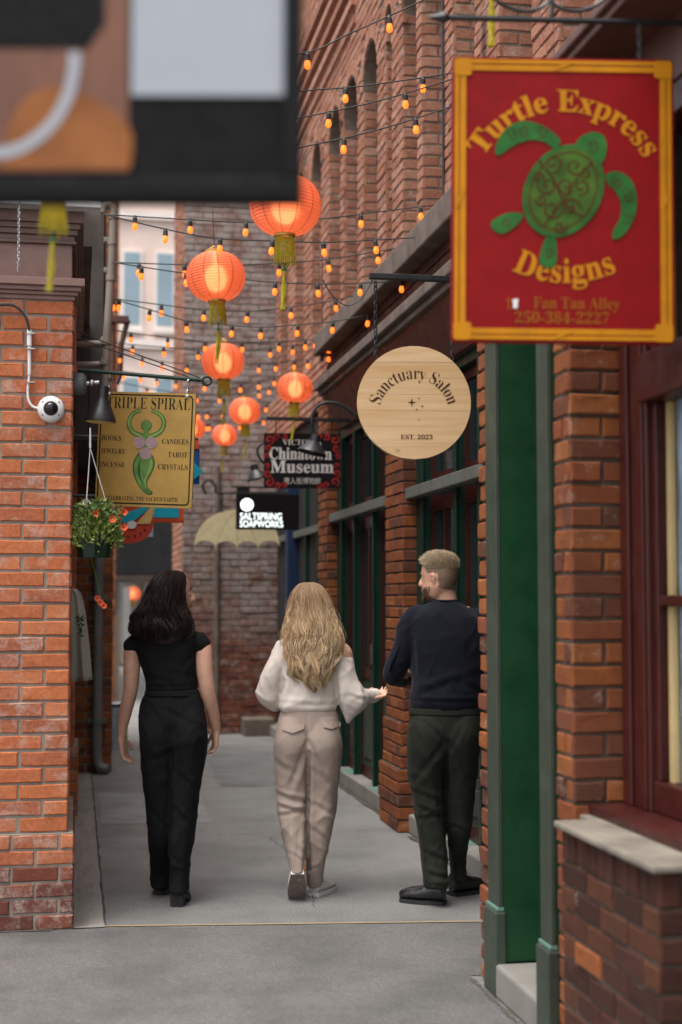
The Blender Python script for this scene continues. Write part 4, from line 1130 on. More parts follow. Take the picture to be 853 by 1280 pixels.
q = MB(); q.tube([atY(93,384,7.05), atY(93,390,7.05)], .016, 8); q.tube([atY(93,458,7.05), atY(93,466,7.05)], .016, 8); q.build("coupling", M['pipe_red'], RP, smooth=40)
UP = thing("drain_pipe", (.2, 9.7, 2.9), "taupe drainpipe with elbows on the dark timber wall", "pipe")
q = MB(); q.tube([atY(p[0],p[1],9.7) for p in smoothpts([(128,266),(131,258),(137,256),(142,262),(142,275)],4)] + [atY(140,330,9.7), atY(134,420,9.7), atY(133,470,9.7), atY(132,560,9.7)], .029, 10); q.build("pipe_run", M['pipe'], UP, smooth=50)
for py in (430, 456):
    q = MB(); q.tube([atY(p[0],p[1],9.72) for p in smoothpts([(90,py),(118,py),(127,py-1),(131,py-8)],4)], .024, 10); q.build("branch_pipe", M['pipe'], UP, smooth=50)
q = MB()
for px, py in ((142,268),(141,300),(139,345),(133,425),(131,450)): q.tube([atY(px,py,9.7), atY(px,py+6,9.7)], .036, 10)
for py in (300, 338): q.box(tuple(atY(130,py+2,9.72)), tuple(atY(140,py-2,9.76)), .002)
q.build("collar", M['pipe'], UP, smooth=40)
DP = thing("drain_pipe", atY(125, 965, 12.95), "grey downpipe with bottom elbow on the far brick pier", "pipe")
q = MB(); a = atY(124, 690, 12.98); q.tube([Vector((a.x,12.98,3.3)), Vector((a.x,12.98,.22)), Vector((a.x+.005,12.97,.12)), Vector((a.x+.03,12.95,.06)), Vector((a.x+.1,12.92,.045))], .045, 10); q.build("pipe_run", M['pipe_grey'], DP, smooth=50)
q = MB()
for z in (.45, 1.55, 2.6): q.tube([Vector((a.x,12.98,z)), Vector((a.x,12.98,z+.05))], .054, 10); q.box((a.x-.08,13.0,z),(a.x+.08,13.1,z+.04))
q.build("collar", M['pipe_grey'], DP, smooth=40)
FB = thing("iron_bracket", (.4, 14, 3.6), "rusty brown iron frame jutting above the far pier", "bracket")
q = MB(); q.box(tuple(atY(133,402,13.6)), tuple(atY(161,397,13.7)), .004); q.tube([atY(160,400,13.65), atY(152,430,13.65), atY(150,470,13.65), atY(146,480,13.65)], .03, 6); q.tube([atY(142,400,13.65), atY(142,480,13.65)], .02, 6); q.build("frame", M['brown_wood'], FB)
CH = thing("hanging_chain", atY(22, 335, 6.6), "thin steel chain dangling before the mauve fascia", "chain")
q = MB(); a = atY(23, 332, 6.5); chain(q, (a.x,6.5,3.72), a, .02, .0022); q.tube([a, a-Vector((0,0,.03))], [.006,.003], 6); q.build("chain_links", M['steel'], CH)

# ---------------------------------------------------------------- flower basket
HB = thing("hanging_basket", atY(118, 697, 7.05), "hanging flower basket with ferny green and orange blooms", "planter")
YB = 7.05
c = atY(118, 697, YB); pr = .095
q = MB(); q.lathe([(.001,.0),(.072,.0),(.098,.115),(.104,.118),(.104,.13),(.094,.13),(.088,.11),(.001,.10)], c, 8); q.build("pot", painted("dark_green_pot", lin('10301f'), .4, .1), HB)
q = MB(); top = atY(113, 560, YB)
for a_ in (0, 2.1, 4.2): q.tube([c + Vector((.1*math.cos(a_), .1*math.sin(a_), .12)), top], .0022, 4)
q.tube([top - Vector((0,0,.0)), atY(113,535,YB)], [.006,.004], 6); q.build("string", M['white_plastic'], HB)
def leafmass(n, cfun, size, rnd):
    m = MB()
    for i in range(n):
        p, out = cfun(rnd)
        s_ = size * rnd.uniform(.6, 1.35)
        d = (out + Vector((rnd.uniform(-.8,.8), rnd.uniform(-.8,.8), rnd.uniform(-.5,.8)))).normalized()
        sd_ = d.cross(Vector((rnd.uniform(-1,1), rnd.uniform(-1,1), rnd.uniform(-1,1)))).normalized()
        nr = d.cross(sd_)
        m.add([p, p + d*s_*.5 + sd_*s_*.22 + nr*s_*.05, p + d*s_, p + d*s_*.5 - sd_*s_*.22 + nr*s_*.05], [(0,1,2),(0,2,3)])
    return m
def leaf_mat(name, a, b):
    t = NT(name); isl = t.N("ShaderNodeNewGeometry").outputs["Random Per Island"]
    t.col(t.ramp(isl, [(0, lin(a)), (1, lin(b))])); t.rough(.55); t.set("Transmission Weight", .0)
    t.b.inputs["Subsurface Weight"].default_value = .0
    return t.m
rb = random.Random(3)
def cf1(r):
    a_ = r.uniform(0, 2*PI); ph = r.uniform(.1, 1.0); rad = .12*math.sqrt(r.uniform(.1,1))
    out = Vector((math.cos(a_), math.sin(a_), ph))
    return c + Vector((rad*math.cos(a_), rad*math.sin(a_), .11 + .19*r.random()*(1-(rad/.14)**2) - .10*r.random()*(rad/.12)**3)), out
fo = leafmass(2400, cf1, .03, rb).build("foliage", leaf_mat("fern_leaf", '5c7434', 'a3ad5c'), HB); 
def cf2(r):
    p = atY(r.uniform(95,152), r.uniform(628,668), YB); p.y += r.uniform(-.09,.09); p.z -= abs(p.x-c.x)*.25
    return p, Vector((r.uniform(-1,1), -.4, .3))
leafmass(420, cf2, .034, rb).build("broad_leaves", leaf_mat("broad_leaf", '3c5a33', '6f8a4c'), HB)
M['petal'] = ink("coral_petal", 'd8623c', .5, .3); M['petal_white'] = ink("white_petal", 'd8d2c4', .5, .1)
fl_me = None
for i, (px, py, dy, mt) in enumerate(((141,649,-.1,'petal'),(155,640,-.06,'petal'),(155,659,-.07,'petal'),(120,642,-.09,'petal'),(108,628,-.05,'petal_white'),(150,733,.0,'petal'),(118,722,.3,'petal'))):
    if i > 4: continue
    p = atY(px, py, YB + dy); q = MB()
    for kx in range(14):
        a_ = kx*2.4; rr2 = .004+.0014*kx; dd_ = Vector((math.cos(a_), -.5, math.sin(a_)))
        tng = Vector((-math.sin(a_),0,math.cos(a_)))
        b0 = p + dd_*rr2*.4
        q.add([b0, b0+dd_*.008+tng*.007, b0+dd_*.013+Vector((0,-.004,0)), b0+dd_*.008-tng*.007], [(0,1,2,3)])
    q.build("flower", M[mt], HB)
q = MB(); q.tube([atY(p_[0],p_[1],YB+.05) for p_ in smoothpts([(112,690),(119,715),(124,738),(127,752)],4)], .002, 5); q.build("trailing_stem", M['goddess'], HB)
for px, py in ((126,753),(130,757),(122,748)):
    p_ = atY(px, py, YB+.05); q = MB()
    for kx in range(12):
        a_ = kx*2.4; d3 = Vector((math.cos(a_), -.6, math.sin(a_))); tg = Vector((-math.sin(a_),0,math.cos(a_))); b0 = p_ + d3*.003
        q.add([b0, b0+d3*.009+tg*.006, b0+d3*.014, b0+d3*.009-tg*.006], [(0,1,2,3)])
    q.build("flower", M['petal'], HB)
# ---------------------------------------------------------------- pale cloth hanging behind the pier
CL = MB(); vs = []; nx, nz = 14, 20
for j in range(nz+1):
    for i in range(nx+1):
        u, v_ = i/nx, j/nz
        xl = 84 + (100-84)*0; xr = 99 + (116-99)*min(1, (1-v_)*1.6 if v_>.4 else 1)
        xr = 96 + 20*(1-v_)**.45
        p = atY(82 + (xr-82)*u, 853 - 117*v_ - 3*u*(1-v_), 8.6)
        p.y += .03*math.sin(u*7+v_*2)*(1-.5*v_) + .02*math.cos(u*13)
        vs.append(p)
fs = [(j*(nx+1)+i, j*(nx+1)+i+1, (j+1)*(nx+1)+i+1, (j+1)*(nx+1)+i) for j in range(nz) for i in range(nx)]
CL.add(vs, fs)
CLT = thing("cloth_banner", atY(100, 853, 8.6), "pale grey-green cloth with dark print hanging behind the brick pier", "banner")
me = CL.build("cloth", plain("pale_cloth", lin('b3b3a4'), .85, .1, 8, bump=.2, bscale=300), CLT, smooth=True)
sm = me.modifiers.new("solid", 'SOLIDIFY'); sm.thickness = .004
q = MB()
for i in range(26): 
    a_ = rb.uniform(0,2*PI); cx, cy = 101+rb.uniform(-3.5,4.5), 783+rb.uniform(-14,12); p = atY(cx, cy, 8.545)
    q.add([p+Vector((rb.uniform(-.02,.02),rb.uniform(0,.004),rb.uniform(-.02,.02))) for _ in range(3)], [(0,1,2)])
q.build("dark_print", M['goddess_dark'], CLT)

# ---------------------------------------------------------------- paper lanterns
t = NT("lantern_silk")
co = t.coord('obj'); sx = t.N("ShaderNodeSeparateXYZ"); t.link(co, sx.inputs[0])
at2 = t.math('ARCTAN2', sx.outputs[1], sx.outputs[0])
seam = t.math('ABSOLUTE', t.math('SINE', t.math('MULTIPLY', at2, 6.0)))
c = t.mix(t.ramp(seam, [(.0, .85), (.2, 0)]), lin('f59468'), lin('9c3d18'))
t.col(c); t.rough(.42); t.set("Sheen Weight", .4)
trl = t.N("ShaderNodeBsdfTranslucent"); t.link(c, trl.inputs["Color"])
rfr = t.N("ShaderNodeBsdfRefraction"); rfr.inputs["Roughness"].default_value = 1.0; rfr.inputs["IOR"].default_value = 1.08; t.link(c, rfr.inputs["Color"])
m0 = t.N("ShaderNodeMixShader"); m0.inputs[0].default_value = .5; t.link(trl.outputs[0], m0.inputs[1]); t.link(rfr.outputs[0], m0.inputs[2])
mx = t.N("ShaderNodeMixShader"); mx.inputs[0].default_value = .5
t.link(t.b.outputs[0], mx.inputs[1]); t.link(m0.outputs[0], mx.inputs[2]); t.link(mx.outputs[0], t.out.inputs["Surface"])
M['silk'] = t.m
M['lantern_glow'] = emit("lantern_bulb", (1.0,.82,.62), 3.6)
M['gold_rim'] = plain("gold_rim", (.55,.33,.08), .4, .3, 40, metal=.6); M['tassel'] = plain("tassel_yellow", lin('b3a323'), .8, .25, 60, bump=.3); M['knot'] = ink("green_knot", '1d7a4d', .5)
def tassel_mb(n, w_, h, rnd):
    m = MB()
    for i in range(n):
        a_ = 2*PI*i/n; x_, y_ = w_*math.cos(a_), w_*math.sin(a_)
        e = h*rnd.uniform(.8,1.1); fx = rnd.uniform(.85,1.25)
        m.tube([(x_*.9,y_*.9,0),(x_,y_,-h*.5),(x_*fx,y_*fx,-e)], [.0035,.004,.0025], 3)
    return m
def make_lantern():
    root = bpy.data.objects.new("paper_lantern", None); COL.objects.link(root)
    n = 120; prof = []
    for i in range(n+1):
        a_ = -PI/2*.86 + PI*.86*i/n
        r_ = .183*math.cos(a_)**.8 * (1 + .022*math.cos(i*2*PI/5.0)); prof.append((r_, .152*math.sin(a_)/math.sin(PI/2*.86)))
    q = MB(); q.lathe(prof, (0,0,0), 48, cap=False); b = q.build("lantern_body", M['silk'], root, smooth=True, world=False)
    q = MB(); q.lathe([(.055,.148),(.062,.150),(.062,.168),(.055,.170),(.05,.16)], (0,0,0), 20, cap=False); q.tube([(-.05,0,.165),(0,0,.2),(.05,0,.165)], .003, 5); q.build("top_rim", M['gold_rim'], root, smooth=40, world=False)
    q = MB(); q.lathe([(.05,-.15),(.055,-.148),(.055,-.164),(.05,-.168),(.045,-.16)], (0,0,0), 20, cap=False); q.build("bottom_rim", M['gold_rim'], root, smooth=40, world=False)
    q = tassel_mb(34, .05, .14, random.Random(2)); q.T = None
    q.v = [(x_, y_, z-.165) for x_, y_, z in q.v]; ts = q.build("tassel", M['tassel'], root, world=False)
    q = MB(); q.tube([(0,0,-.18),(0,0,-.33)], .003, 5); q.sphere((0,0,-.335), .012); q.build("knot", M['knot'], ts, smooth=True, world=False)
    q = MB()
    for i in range(9): q.tube([(rb.uniform(-.006,.006),rb.uniform(-.006,.006),-.34),(rb.uniform(-.012,.012)-.004,rb.uniform(-.012,.012),-.44),(rb.uniform(-.012,.012)-.02,rb.uniform(-.012,.012),-.55)], [.004,.005,.003], 4)
    q.build("tassel_tail", M['tassel'], ts, world=False)
    q = MB(); q.sphere((0,0,-.01), (.07,.07,.085)); q.tube([(0,0,.04),(0,0,.15)], .008, 6); q.build("lantern_bulb", M['lantern_glow'], root, smooth=True, world=False)
    q = MB(); q.tube([(0,0,.198),(0,0,.42)], .0025, 4); q.build("cord", M['cable'], root, world=False)
    return root
lant0 = make_lantern()
LAN = [(357,257,90,"largest orange paper lantern, partly hidden by the black poster board",8),(270,346,74,"round orange lantern with fringed tassel left of centre, second largest",0),(279,452,54,"orange paper lantern directly below the second largest lantern",-4),
       (369,485,45,"orange lantern beside the museum sign above its bracket",3),(306,514,40,"small orange lantern between the museum sign and the mustard sign",6),(281,544,32,"smallest orange lantern, lowest in the row",0),(240,536,34,"tiny orange lantern mostly hidden behind the mustard sign edge",0)]
for i, (px, py, wpx, lab, rot) in enumerate(LAN):
    o = lant0 if i == 0 else copy_tree(lant0)
    d = .372 * FPX / wpx
    if i >= 3: d = (11.3, 14.3, 15.2, 14.6)[i-3]; o.scale = (wpx*d/(FPX*.372),)*3
    o.location = atD(px, py, d); o.rotation_euler = (R(random.uniform(-2,2)), R(random.uniform(-3,3)), R(rot*9))
    tag(o, lab, "lantern", "paper lanterns strung along the alley")
# two more tassels hang into view from lanterns above the frame: build those lanterns too
for (px, py_t, d, lab) in ((68, 257, 3.6, "yellow lantern tassel dangling before the mauve fascia, its lantern above"), (617, -2, 5.2, "yellow lantern tassel at the top above the red turtle sign")):
    o = copy_tree(lant0); p = atD(px, py_t, d); o.location = p + Vector((0,0,.2)); 
    if px > 100: o.location = o.location + Vector((0,0,.16))
    s_ = .62 if px < 100 else 1.0
    o.scale = (s_,)*3
    if px < 100: o.location = p + Vector((0,0,.19*s_))
    tag(o, lab, "lantern", "paper lanterns strung along the alley")

# ---------------------------------------------------------------- string lights
bm_ = MB(); bm_.lathe([(.001,-.046),(.010,-.043),(.0155,-.034),(.0168,-.025),(.014,-.011),(.012,0)], (0,0,0), 12, cap=False); bulb_me = bm_.mesh("bulb", M['bulb'], True)
bm_ = MB(); bm_.lathe([(.001,.046),(.009,.045),(.012,.03),(.0145,.028),(.0145,-.002),(.001,-.003)], (0,0,0), 10); sock_me = bm_.mesh("socket", M['cable'], 40)
STR = [ # Y, cable pixels, bulb x pixels, label
 (7.6, [(310,125),(377,114),(450,108),(562,92),(640,78)], [432,529], "string of amber bulbs crossing above the two others beside the turtle sign"),
 (7.5, [(310,158),(377,147),(470,127),(562,100),(640,74)], [411,507], "middle string of amber bulbs left of the turtle sign top"),
 (7.4, [(310,198),(378,184),(470,163),(562,134),(640,104)], [430,520], "lowest of three steep bulb strings beside the turtle sign"),
 (6.9, [(300,75),(384,66),(433,44),(487,20),(534,-2)], [384.5,487], "topmost string of amber bulbs near the arched windows"),
 (8.6, [(130,268),(210,273),(310,278),(397,274),(480,264),(563,254)], [169,238,307.5,380.6,451.6,526], "bulb string running past the largest lantern"),
 (8.3, [(130,268),(209,287),(272,298),(340,301),(405,303),(470,300),(566,294)], [207,275,340,405,470,533], "bulb string just above the second largest lantern"),
 (9.2, [(141,328),(231,331),(270,332),(349,329),(411,324),(473,314),(566,298)], [174,231,349,411,473,535.5], "bulb string level with the top of the second largest lantern"),
 (9.0, [(141,328),(227,341),(300,349),(344,353),(397,355),(450,354),(502,350),(566,338)], [177,233,344,397.5,450.5,502], "bulb string passing behind the second largest lantern"),
 (10.2, [(139,373),(202,381),(255,387),(309,389),(364,384),(420,375),(475,362),(520,350)], [149,202,255,309,364,420,475], "bulb string just below the second largest lantern"),
 (10.0, [(139,373),(187,387),(233,401),(284,406),(326,409),(372,406),(416,402),(470,392)], [141.5,187,233.5,290,326,372,416,460], "bulb string crossing above the third lantern"),
 (12.0, [(140,412),(164,416),(210,422),(257,427),(303,428),(349,427),(394,424),(420,418)], [164,210,257,303,349,382,394], "bulb string crossing close behind the third lantern"),
 (12.6, [(140,428),(166,431),(205,434),(248,438),(290,440),(338,435),(375,431),(412,434)], [166,205,248,290,338,366,412], "bulb string lying across the third lantern middle"),
 (13.4, [(140,442),(165,444),(203,452),(234,455),(280,458),(324,455),(368,451),(408,448)], [150,178,203,234,262,324,345,368,385], "bulb string crossing below the third lantern"),
 (14.2, [(142,462),(172,467),(210,474),(250,478),(300,480),(343,472),(372,462)], [155,176,196,220,256,301,324,343], "bulb string above the lantern beside the museum sign"),
 (15.0, [(150,478),(190,486),(230,492),(275,494),(322,488),(350,478)], [184,214,246,275,300,324,337], "bulb string level with the lantern beside the museum sign"),
 (15.8, [(150,498),(200,508),(246,514),(300,512),(336,505)], [205,232,248,259,279,320,333], "bulb string just above the fourth and fifth lanterns"),
 (16.2, [(160,516),(210,524),(250,529),(300,528),(330,522)], [222,249,259,262,300,330], "farthest bulb string low behind the smallest lanterns"),
]
for Y_, cab, bl, lab in STR:
    pts = smoothpts(cab, 6)
    T = thing("string_light", atY(cab[0][0], cab[0][1], Y_), lab, "string light", "amber bulb strings across the alley")
    q = MB(); q.tube([atY(p[0], p[1], Y_) for p in pts], .0042 if Y_ < 11 else .005, 5); q.build("cable", M['cable'], T, smooth=True)
    xs = np.array([p[0] for p in pts]); yv = np.array([p[1] for p in pts])
    for bx in bl:
        by = float(np.interp(bx, xs, yv)); p = atY(bx, by, Y_)
        ph = random.uniform(-.12,.12)
        s_ = bpy.data.objects.new("socket", sock_me); COL.objects.link(s_); s_.location = p - Vector((0,0,.04)); s_.rotation_euler = (random.uniform(-.1,.1), ph, random.uniform(0,3)); attach(s_, T)
        b_ = bpy.data.objects.new("bulb", bulb_me); COL.objects.link(b_); b_.parent = s_
# a few bulbs on a drop wire down the right wall
T = thing("string_light", atY(402, 310, 11.9), "vertical black drop wire with two bulbs at the ledge corner", "string light")
q = MB(); q.tube([atY(403,305,11.9), atY(403,410,11.9), atY(402,452,11.9)], .005, 5); q.box(tuple(atY(400,452,11.93)), tuple(atY(405,412,11.87)), .002); q.build("cable", M['cable'], T)
for py in (436, 446):
    s_ = bpy.data.objects.new("socket", sock_me); COL.objects.link(s_); s_.location = atY(411, py, 11.8); attach(s_, T); b_ = bpy.data.objects.new("bulb", bulb_me); COL.objects.link(b_); b_.parent = s_

# ---------------------------------------------------------------- things in the passage behind the dark-haired woman
def board(label, px0, px1, py0, py1, Y, mat, frame=None):
    S = Sign("notice_board", label, "sign", (px0+px1)/2, (py0+py1)/2, Y)
    q = MB(); q.box((*S.L(px0,py1),-.03),(*S.L(px1,py0),0),.004); S.part(q, "board", mat)
    q = MB(); q.box((*S.L(px0+2,py1-4),.0005),(*S.L(px1-2,py0+4),.004),.001); S.part(q, "printed_panel", frame or M['shop_white'])
board("tall white banner standing in the narrow passage", 152, 163, 735, 830, 24, M['pale_trim'], M['shop_white'])
board("pale grey poster leaning beside the white banner in the passage", 140, 150, 770, 880, 22.5, M['tan'], ink("grey_poster", 'a9a6a2', .6))
board("white sandwich board with blue panel on the passage floor", 138, 160, 880, 952, 15.2, M['frame_black'], ink("blue_white_poster", '9fb2bd', .6, .3))
o = copy_tree(lant0); o.location = atD(166, 742, 26); o.scale = (.8,)*3; tag(o, "orange lantern far down the passage behind the dark-haired woman", "lantern", "paper lanterns strung along the alley")
# ================================================================== PEOPLE
NF = Vector((math.sin(YAW), math.cos(YAW), 0))
NR = Vector((math.cos(YAW), -math.sin(YAW), 0))
def gd(py): return atZ(CXP, py).dot(NF)

class Person:
    """local x = to the right as seen from behind, y = away from the camera, z = up; built at real size"""
    def __init__(s, px0, py0, label):
        s.O = atZ(px0, py0); s.d = s.O.dot(NF)
        s.r = thing("person", s.O, label, "person", "friends walking down the alley")
        s.r.rotation_euler = (0, 0, -YAW)
    def P(s, px, py, yc=0.0):
        r = ray(px, py); p = CP + r * ((s.d + yc) / r.dot(NF)); q = p - s.O
        return Vector((q.dot(NR), yc, q.z))
    def ycg(s, py): return gd(py) - s.d
    def loft(s, mb, rows, e=2.3, n=36, sm=4):
        rings = []
        for py, xl, xr, yc, hy in smoothpts(rows, sm):
            a, b = s.P(xl, py, yc), s.P(xr, py, yc); c = (a + b) / 2; rx = (b.x - a.x) / 2
            ring = []
            for k in range(n):
                q = 2*PI*k/n; cs, sn = math.cos(q), math.sin(q)
                ring.append((c.x + rx*math.copysign(abs(cs)**(2/e), cs), c.y + hy*math.copysign(abs(sn)**(2/e), sn), c.z))
            rings.append(ring)
        mb.rings(rings)
    def limb(s, mb, pts, sm=5, n=16):
        """pts: (px,py,yc,r)"""
        P = [(*s.P(p[0], p[1], p[2]), p[3]) for p in pts]
        P = smoothpts(P, sm)
        mb.tube([Vector(p[:3]) for p in P], [p[3] for p in P], n)
        # round the ends
        mb.sphere(P[0][:3], P[0][3]*.98, 12, 8); mb.sphere(P[-1][:3], P[-1][3]*.98, 12, 8)
    def finish(s, mb, name, mat, voxel=.008, smooth=6, disp=None, parent=None):
        me = mb.mesh("tmp"); o = bpy.data.objects.new("tmp", me); COL.objects.link(o)
        bm = bmesh.new(); bm.from_mesh(me); bmesh.ops.recalc_face_normals(bm, faces=bm.faces[:]); bm.to_mesh(me); bm.free()
        r = o.modifiers.new("r", 'REMESH'); r.mode = 'VOXEL'; r.voxel_size = voxel
        if smooth: k = o.modifiers.new("s", 'SMOOTH'); k.iterations = smooth; k.factor = .5
        dg = bpy.context.evaluated_depsgraph_get(); dg.update()
        m2 = bpy.data.meshes.new_from_object(o.evaluated_get(dg)); bpy.data.objects.remove(o); bpy.data.meshes.remove(me)
        if disp:
            n = len(m2.vertices); co = np.zeros(n*3); no = np.zeros(n*3)
            m2.vertices.foreach_get('co', co); m2.vertex_normals.foreach_get('vector', no)
            co = co.reshape(-1,3); no = no.reshape(-1,3)
            co = disp(co, no); m2.vertices.foreach_set('co', co.reshape(-1)); m2.update()
        m2.name = name; m2.materials.clear(); m2.materials.append(mat)
        m2.polygons.foreach_set('use_smooth', [True]*len(m2.polygons))
        o = bpy.data.objects.new(name, m2); COL.objects.link(o); attach(o, parent or s.r, False)
        return o
    def creases(s, lst, nz=.004, nscale=(9,9,4), seed=0, fine=.0, rid=0.0, rs=(7,7,4.5), shear=3.0, zw=None):
        seg = []
        for x1, y1, x2, y2, wpx, dep in lst:
            a, b = s.P(x1, y1), s.P(x2, y2); seg.append((np.array([a.x,a.z]), np.array([b.x,b.z]), wpx*s.d/FPX, dep/1000))
        def f(co, no):
            out = np.zeros(len(co)); q = co[:, [0,2]]
            for a, b, w_, dep in seg:
                ab = b - a; L2 = ab.dot(ab); t_ = np.clip(((q - a) @ ab) / L2, 0, 1)
                nrm = np.array([-ab[1], ab[0]]) / math.sqrt(L2)
                dv = q - (a + t_[:,None]*ab); dist = np.sqrt((dv**2).sum(1)); sgn = dv @ nrm
                taper = .35 + .65*np.sin(np.clip(t_, .04, .96)*PI)
                wt = np.clip(-no[:,1]*1.6 + .25, 0, 1)
                out += wt*taper*dep*(-np.exp(-(dist/w_)**2) + .75*np.exp(-((dist - 1.9*w_)/w_)**2)*(sgn > 0))
            for i in range(len(co)):
                out[i] += nz * noise.noise((co[i,0]*nscale[0]+seed, co[i,1]*nscale[1], co[i,2]*nscale[2]))
                if rid:
                    x_, y_, z_ = co[i]
                    n1 = noise.noise((x_*rs[0]+seed+z_*1.3, y_*rs[1]+seed, z_*rs[2] + x_*shear + .6*noise.noise((x_*4, y_*4, z_*5))))
                    n2 = noise.noise((x_*rs[0]*1.9-z_*2+seed, y_*rs[1]*2+5, z_*rs[2]*2.1 - x_*shear*1.4))
                    wz = 1.0 if zw is None else float(np.interp(z_, zw[0], zw[1]))
                    out[i] += wz*rid*((1-min(1,abs(n1)*2.6))**2*1.1 - .35 + .5*((1-min(1,abs(n2)*2.6))**2 - .3))
                if fine: out[i] += fine * noise.noise((co[i,0]*34+seed, co[i,1]*34, co[i,2]*14))
            return co + no*out[:,None]
        return f

def head(mb, C, yaw, sc=1.0, tilt=0.0, nose=1.0, jaw=1.0):
    """C centre, yaw: facing direction measured from +y towards +x"""
    f = Vector((math.sin(yaw), math.cos(yaw), tilt)).normalized(); r_ = f.cross(Vector((0,0,1))).normalized(); u = r_.cross(f)
    T = lambda a, b, c: C + (f*a + r_*b + u*c)*sc
    rows = [(.112,.018,.03,.022),(.103,.05,.062,.046),(.085,.075,.086,.063),(.06,.089,.097,.072),(.035,.095,.1,.0755),(.015,.0965,.099,.0755),(-.003,.089,.096,.0745),(-.025,.0915,.088,.0715),(-.05,.092,.074,.067*jaw),(-.075,.090,.052,.060*jaw),(-.097,.084,.028,.05*jaw),(-.113,.066,-.005,.032*jaw)]
    rows = smoothpts(rows, 3); rings = []
    for z, fr, bk, hw in rows:
        ring = []
        for k in range(32):
            q = 2*PI*k/32; cs, sn = math.cos(q), math.sin(q)
            a = (fr if cs > 0 else bk) * math.copysign(abs(cs)**.88, cs); b = hw*math.copysign(abs(sn)**.92, sn)
            ring.append(T(a, b, z))
        rings.append(ring)
    mb.rings(rings)
    for a, b in (((.088,0,.012),(.120,0,-.036)),):
        mb.tube([T(.086,0,.016), T(.099,0,-.005), T(.111,0,-.022), T(.116*nose,0,-.034), T(.095,0,-.044)], [.0085*sc,.010*sc,.0125*sc,.0145*sc,.012*sc], 10)
    for sg in (-1, 1):
        mb.sphere(T(.104,sg*.011,-.037), .009*sc, 8, 6)
        # ear
        for k in range(7):
            a_ = -1.2 + k*.55; mb.sphere(T(-.008 - .014*math.cos(a_)*.8, sg*(.074+.005*(k>1)), -.008 + .024*math.sin(a_+.2)), .0062*sc, 6, 5)
        mb.sphere(T(-.006, sg*.071, -.01), .011*sc, 8, 6)
    mb.sphere(T(.091,0,-.059), (.011*sc,)*3, 8, 6); mb.sphere(T(.089,0,-.071), (.012*sc,)*3, 8, 6)
    mb.sphere(T(.082,0,-.1), (.018*sc,)*3, 10, 8)
    return T

def hand(mb, w, d, side, pn, sc=1.0, curl=.25, spread=.12, thumb=1):
    """w wrist, d finger direction, side = axis across the palm towards the thumb, pn = palm normal (fingers curl that way)"""
    d, side, pn = d.normalized(), side.normalized(), pn.normalized()
    a = lambda x, y, z: w + (d*x + side*y + pn*z)*sc
    for y, wd in ((-.026,.013),(-.009,.0135),(.009,.0135),(.025,.013)):
        mb.tube([a(-.015,y*.55,0), a(.02,y*.8,0), a(.055,y,0), a(.088,y*1.08,0)], [.015*sc,.0155*sc,.014*sc,.0125*sc], 8)
    mb.tube([a(-.02,0,0), a(.03,0,.002), a(.07,0,.001)], [(.021*sc,.021*sc),(.026*sc,.016*sc),(.026*sc,.013*sc)], 10)
    for i, (y, L) in enumerate(((.029,.068),(.010,.078),(-.009,.072),(-.027,.056))):
        an = (1.5 - i) * spread
        dd = (Vector((math.cos(an), math.sin(an), 0)))
        p = Vector((.083, y, 0)); pts = [a(*p)]; ca = curl*.6
        for seg, fr in enumerate((.45,.31,.24)):
            p = p + Vector((dd.x*math.cos(ca), dd.y*math.cos(ca), math.sin(ca))) * L*fr
            pts.append(a(*p)); ca += curl*(1.0 + .15*i)
        mb.tube(pts, [.0098*sc,.0088*sc,.0082*sc,.0068*sc], 8); mb.sphere(pts[-1], .0068*sc, 8, 6)
    if thumb:
        pts = [a(.012,.018,.004), a(.038,.040,.014), a(.062,.054,.02), a(.084,.058,.024)]
        mb.tube(pts, [.014*sc,.0118*sc,.0098*sc,.0078*sc], 8); mb.sphere(pts[-1], .0078*sc, 8, 6)

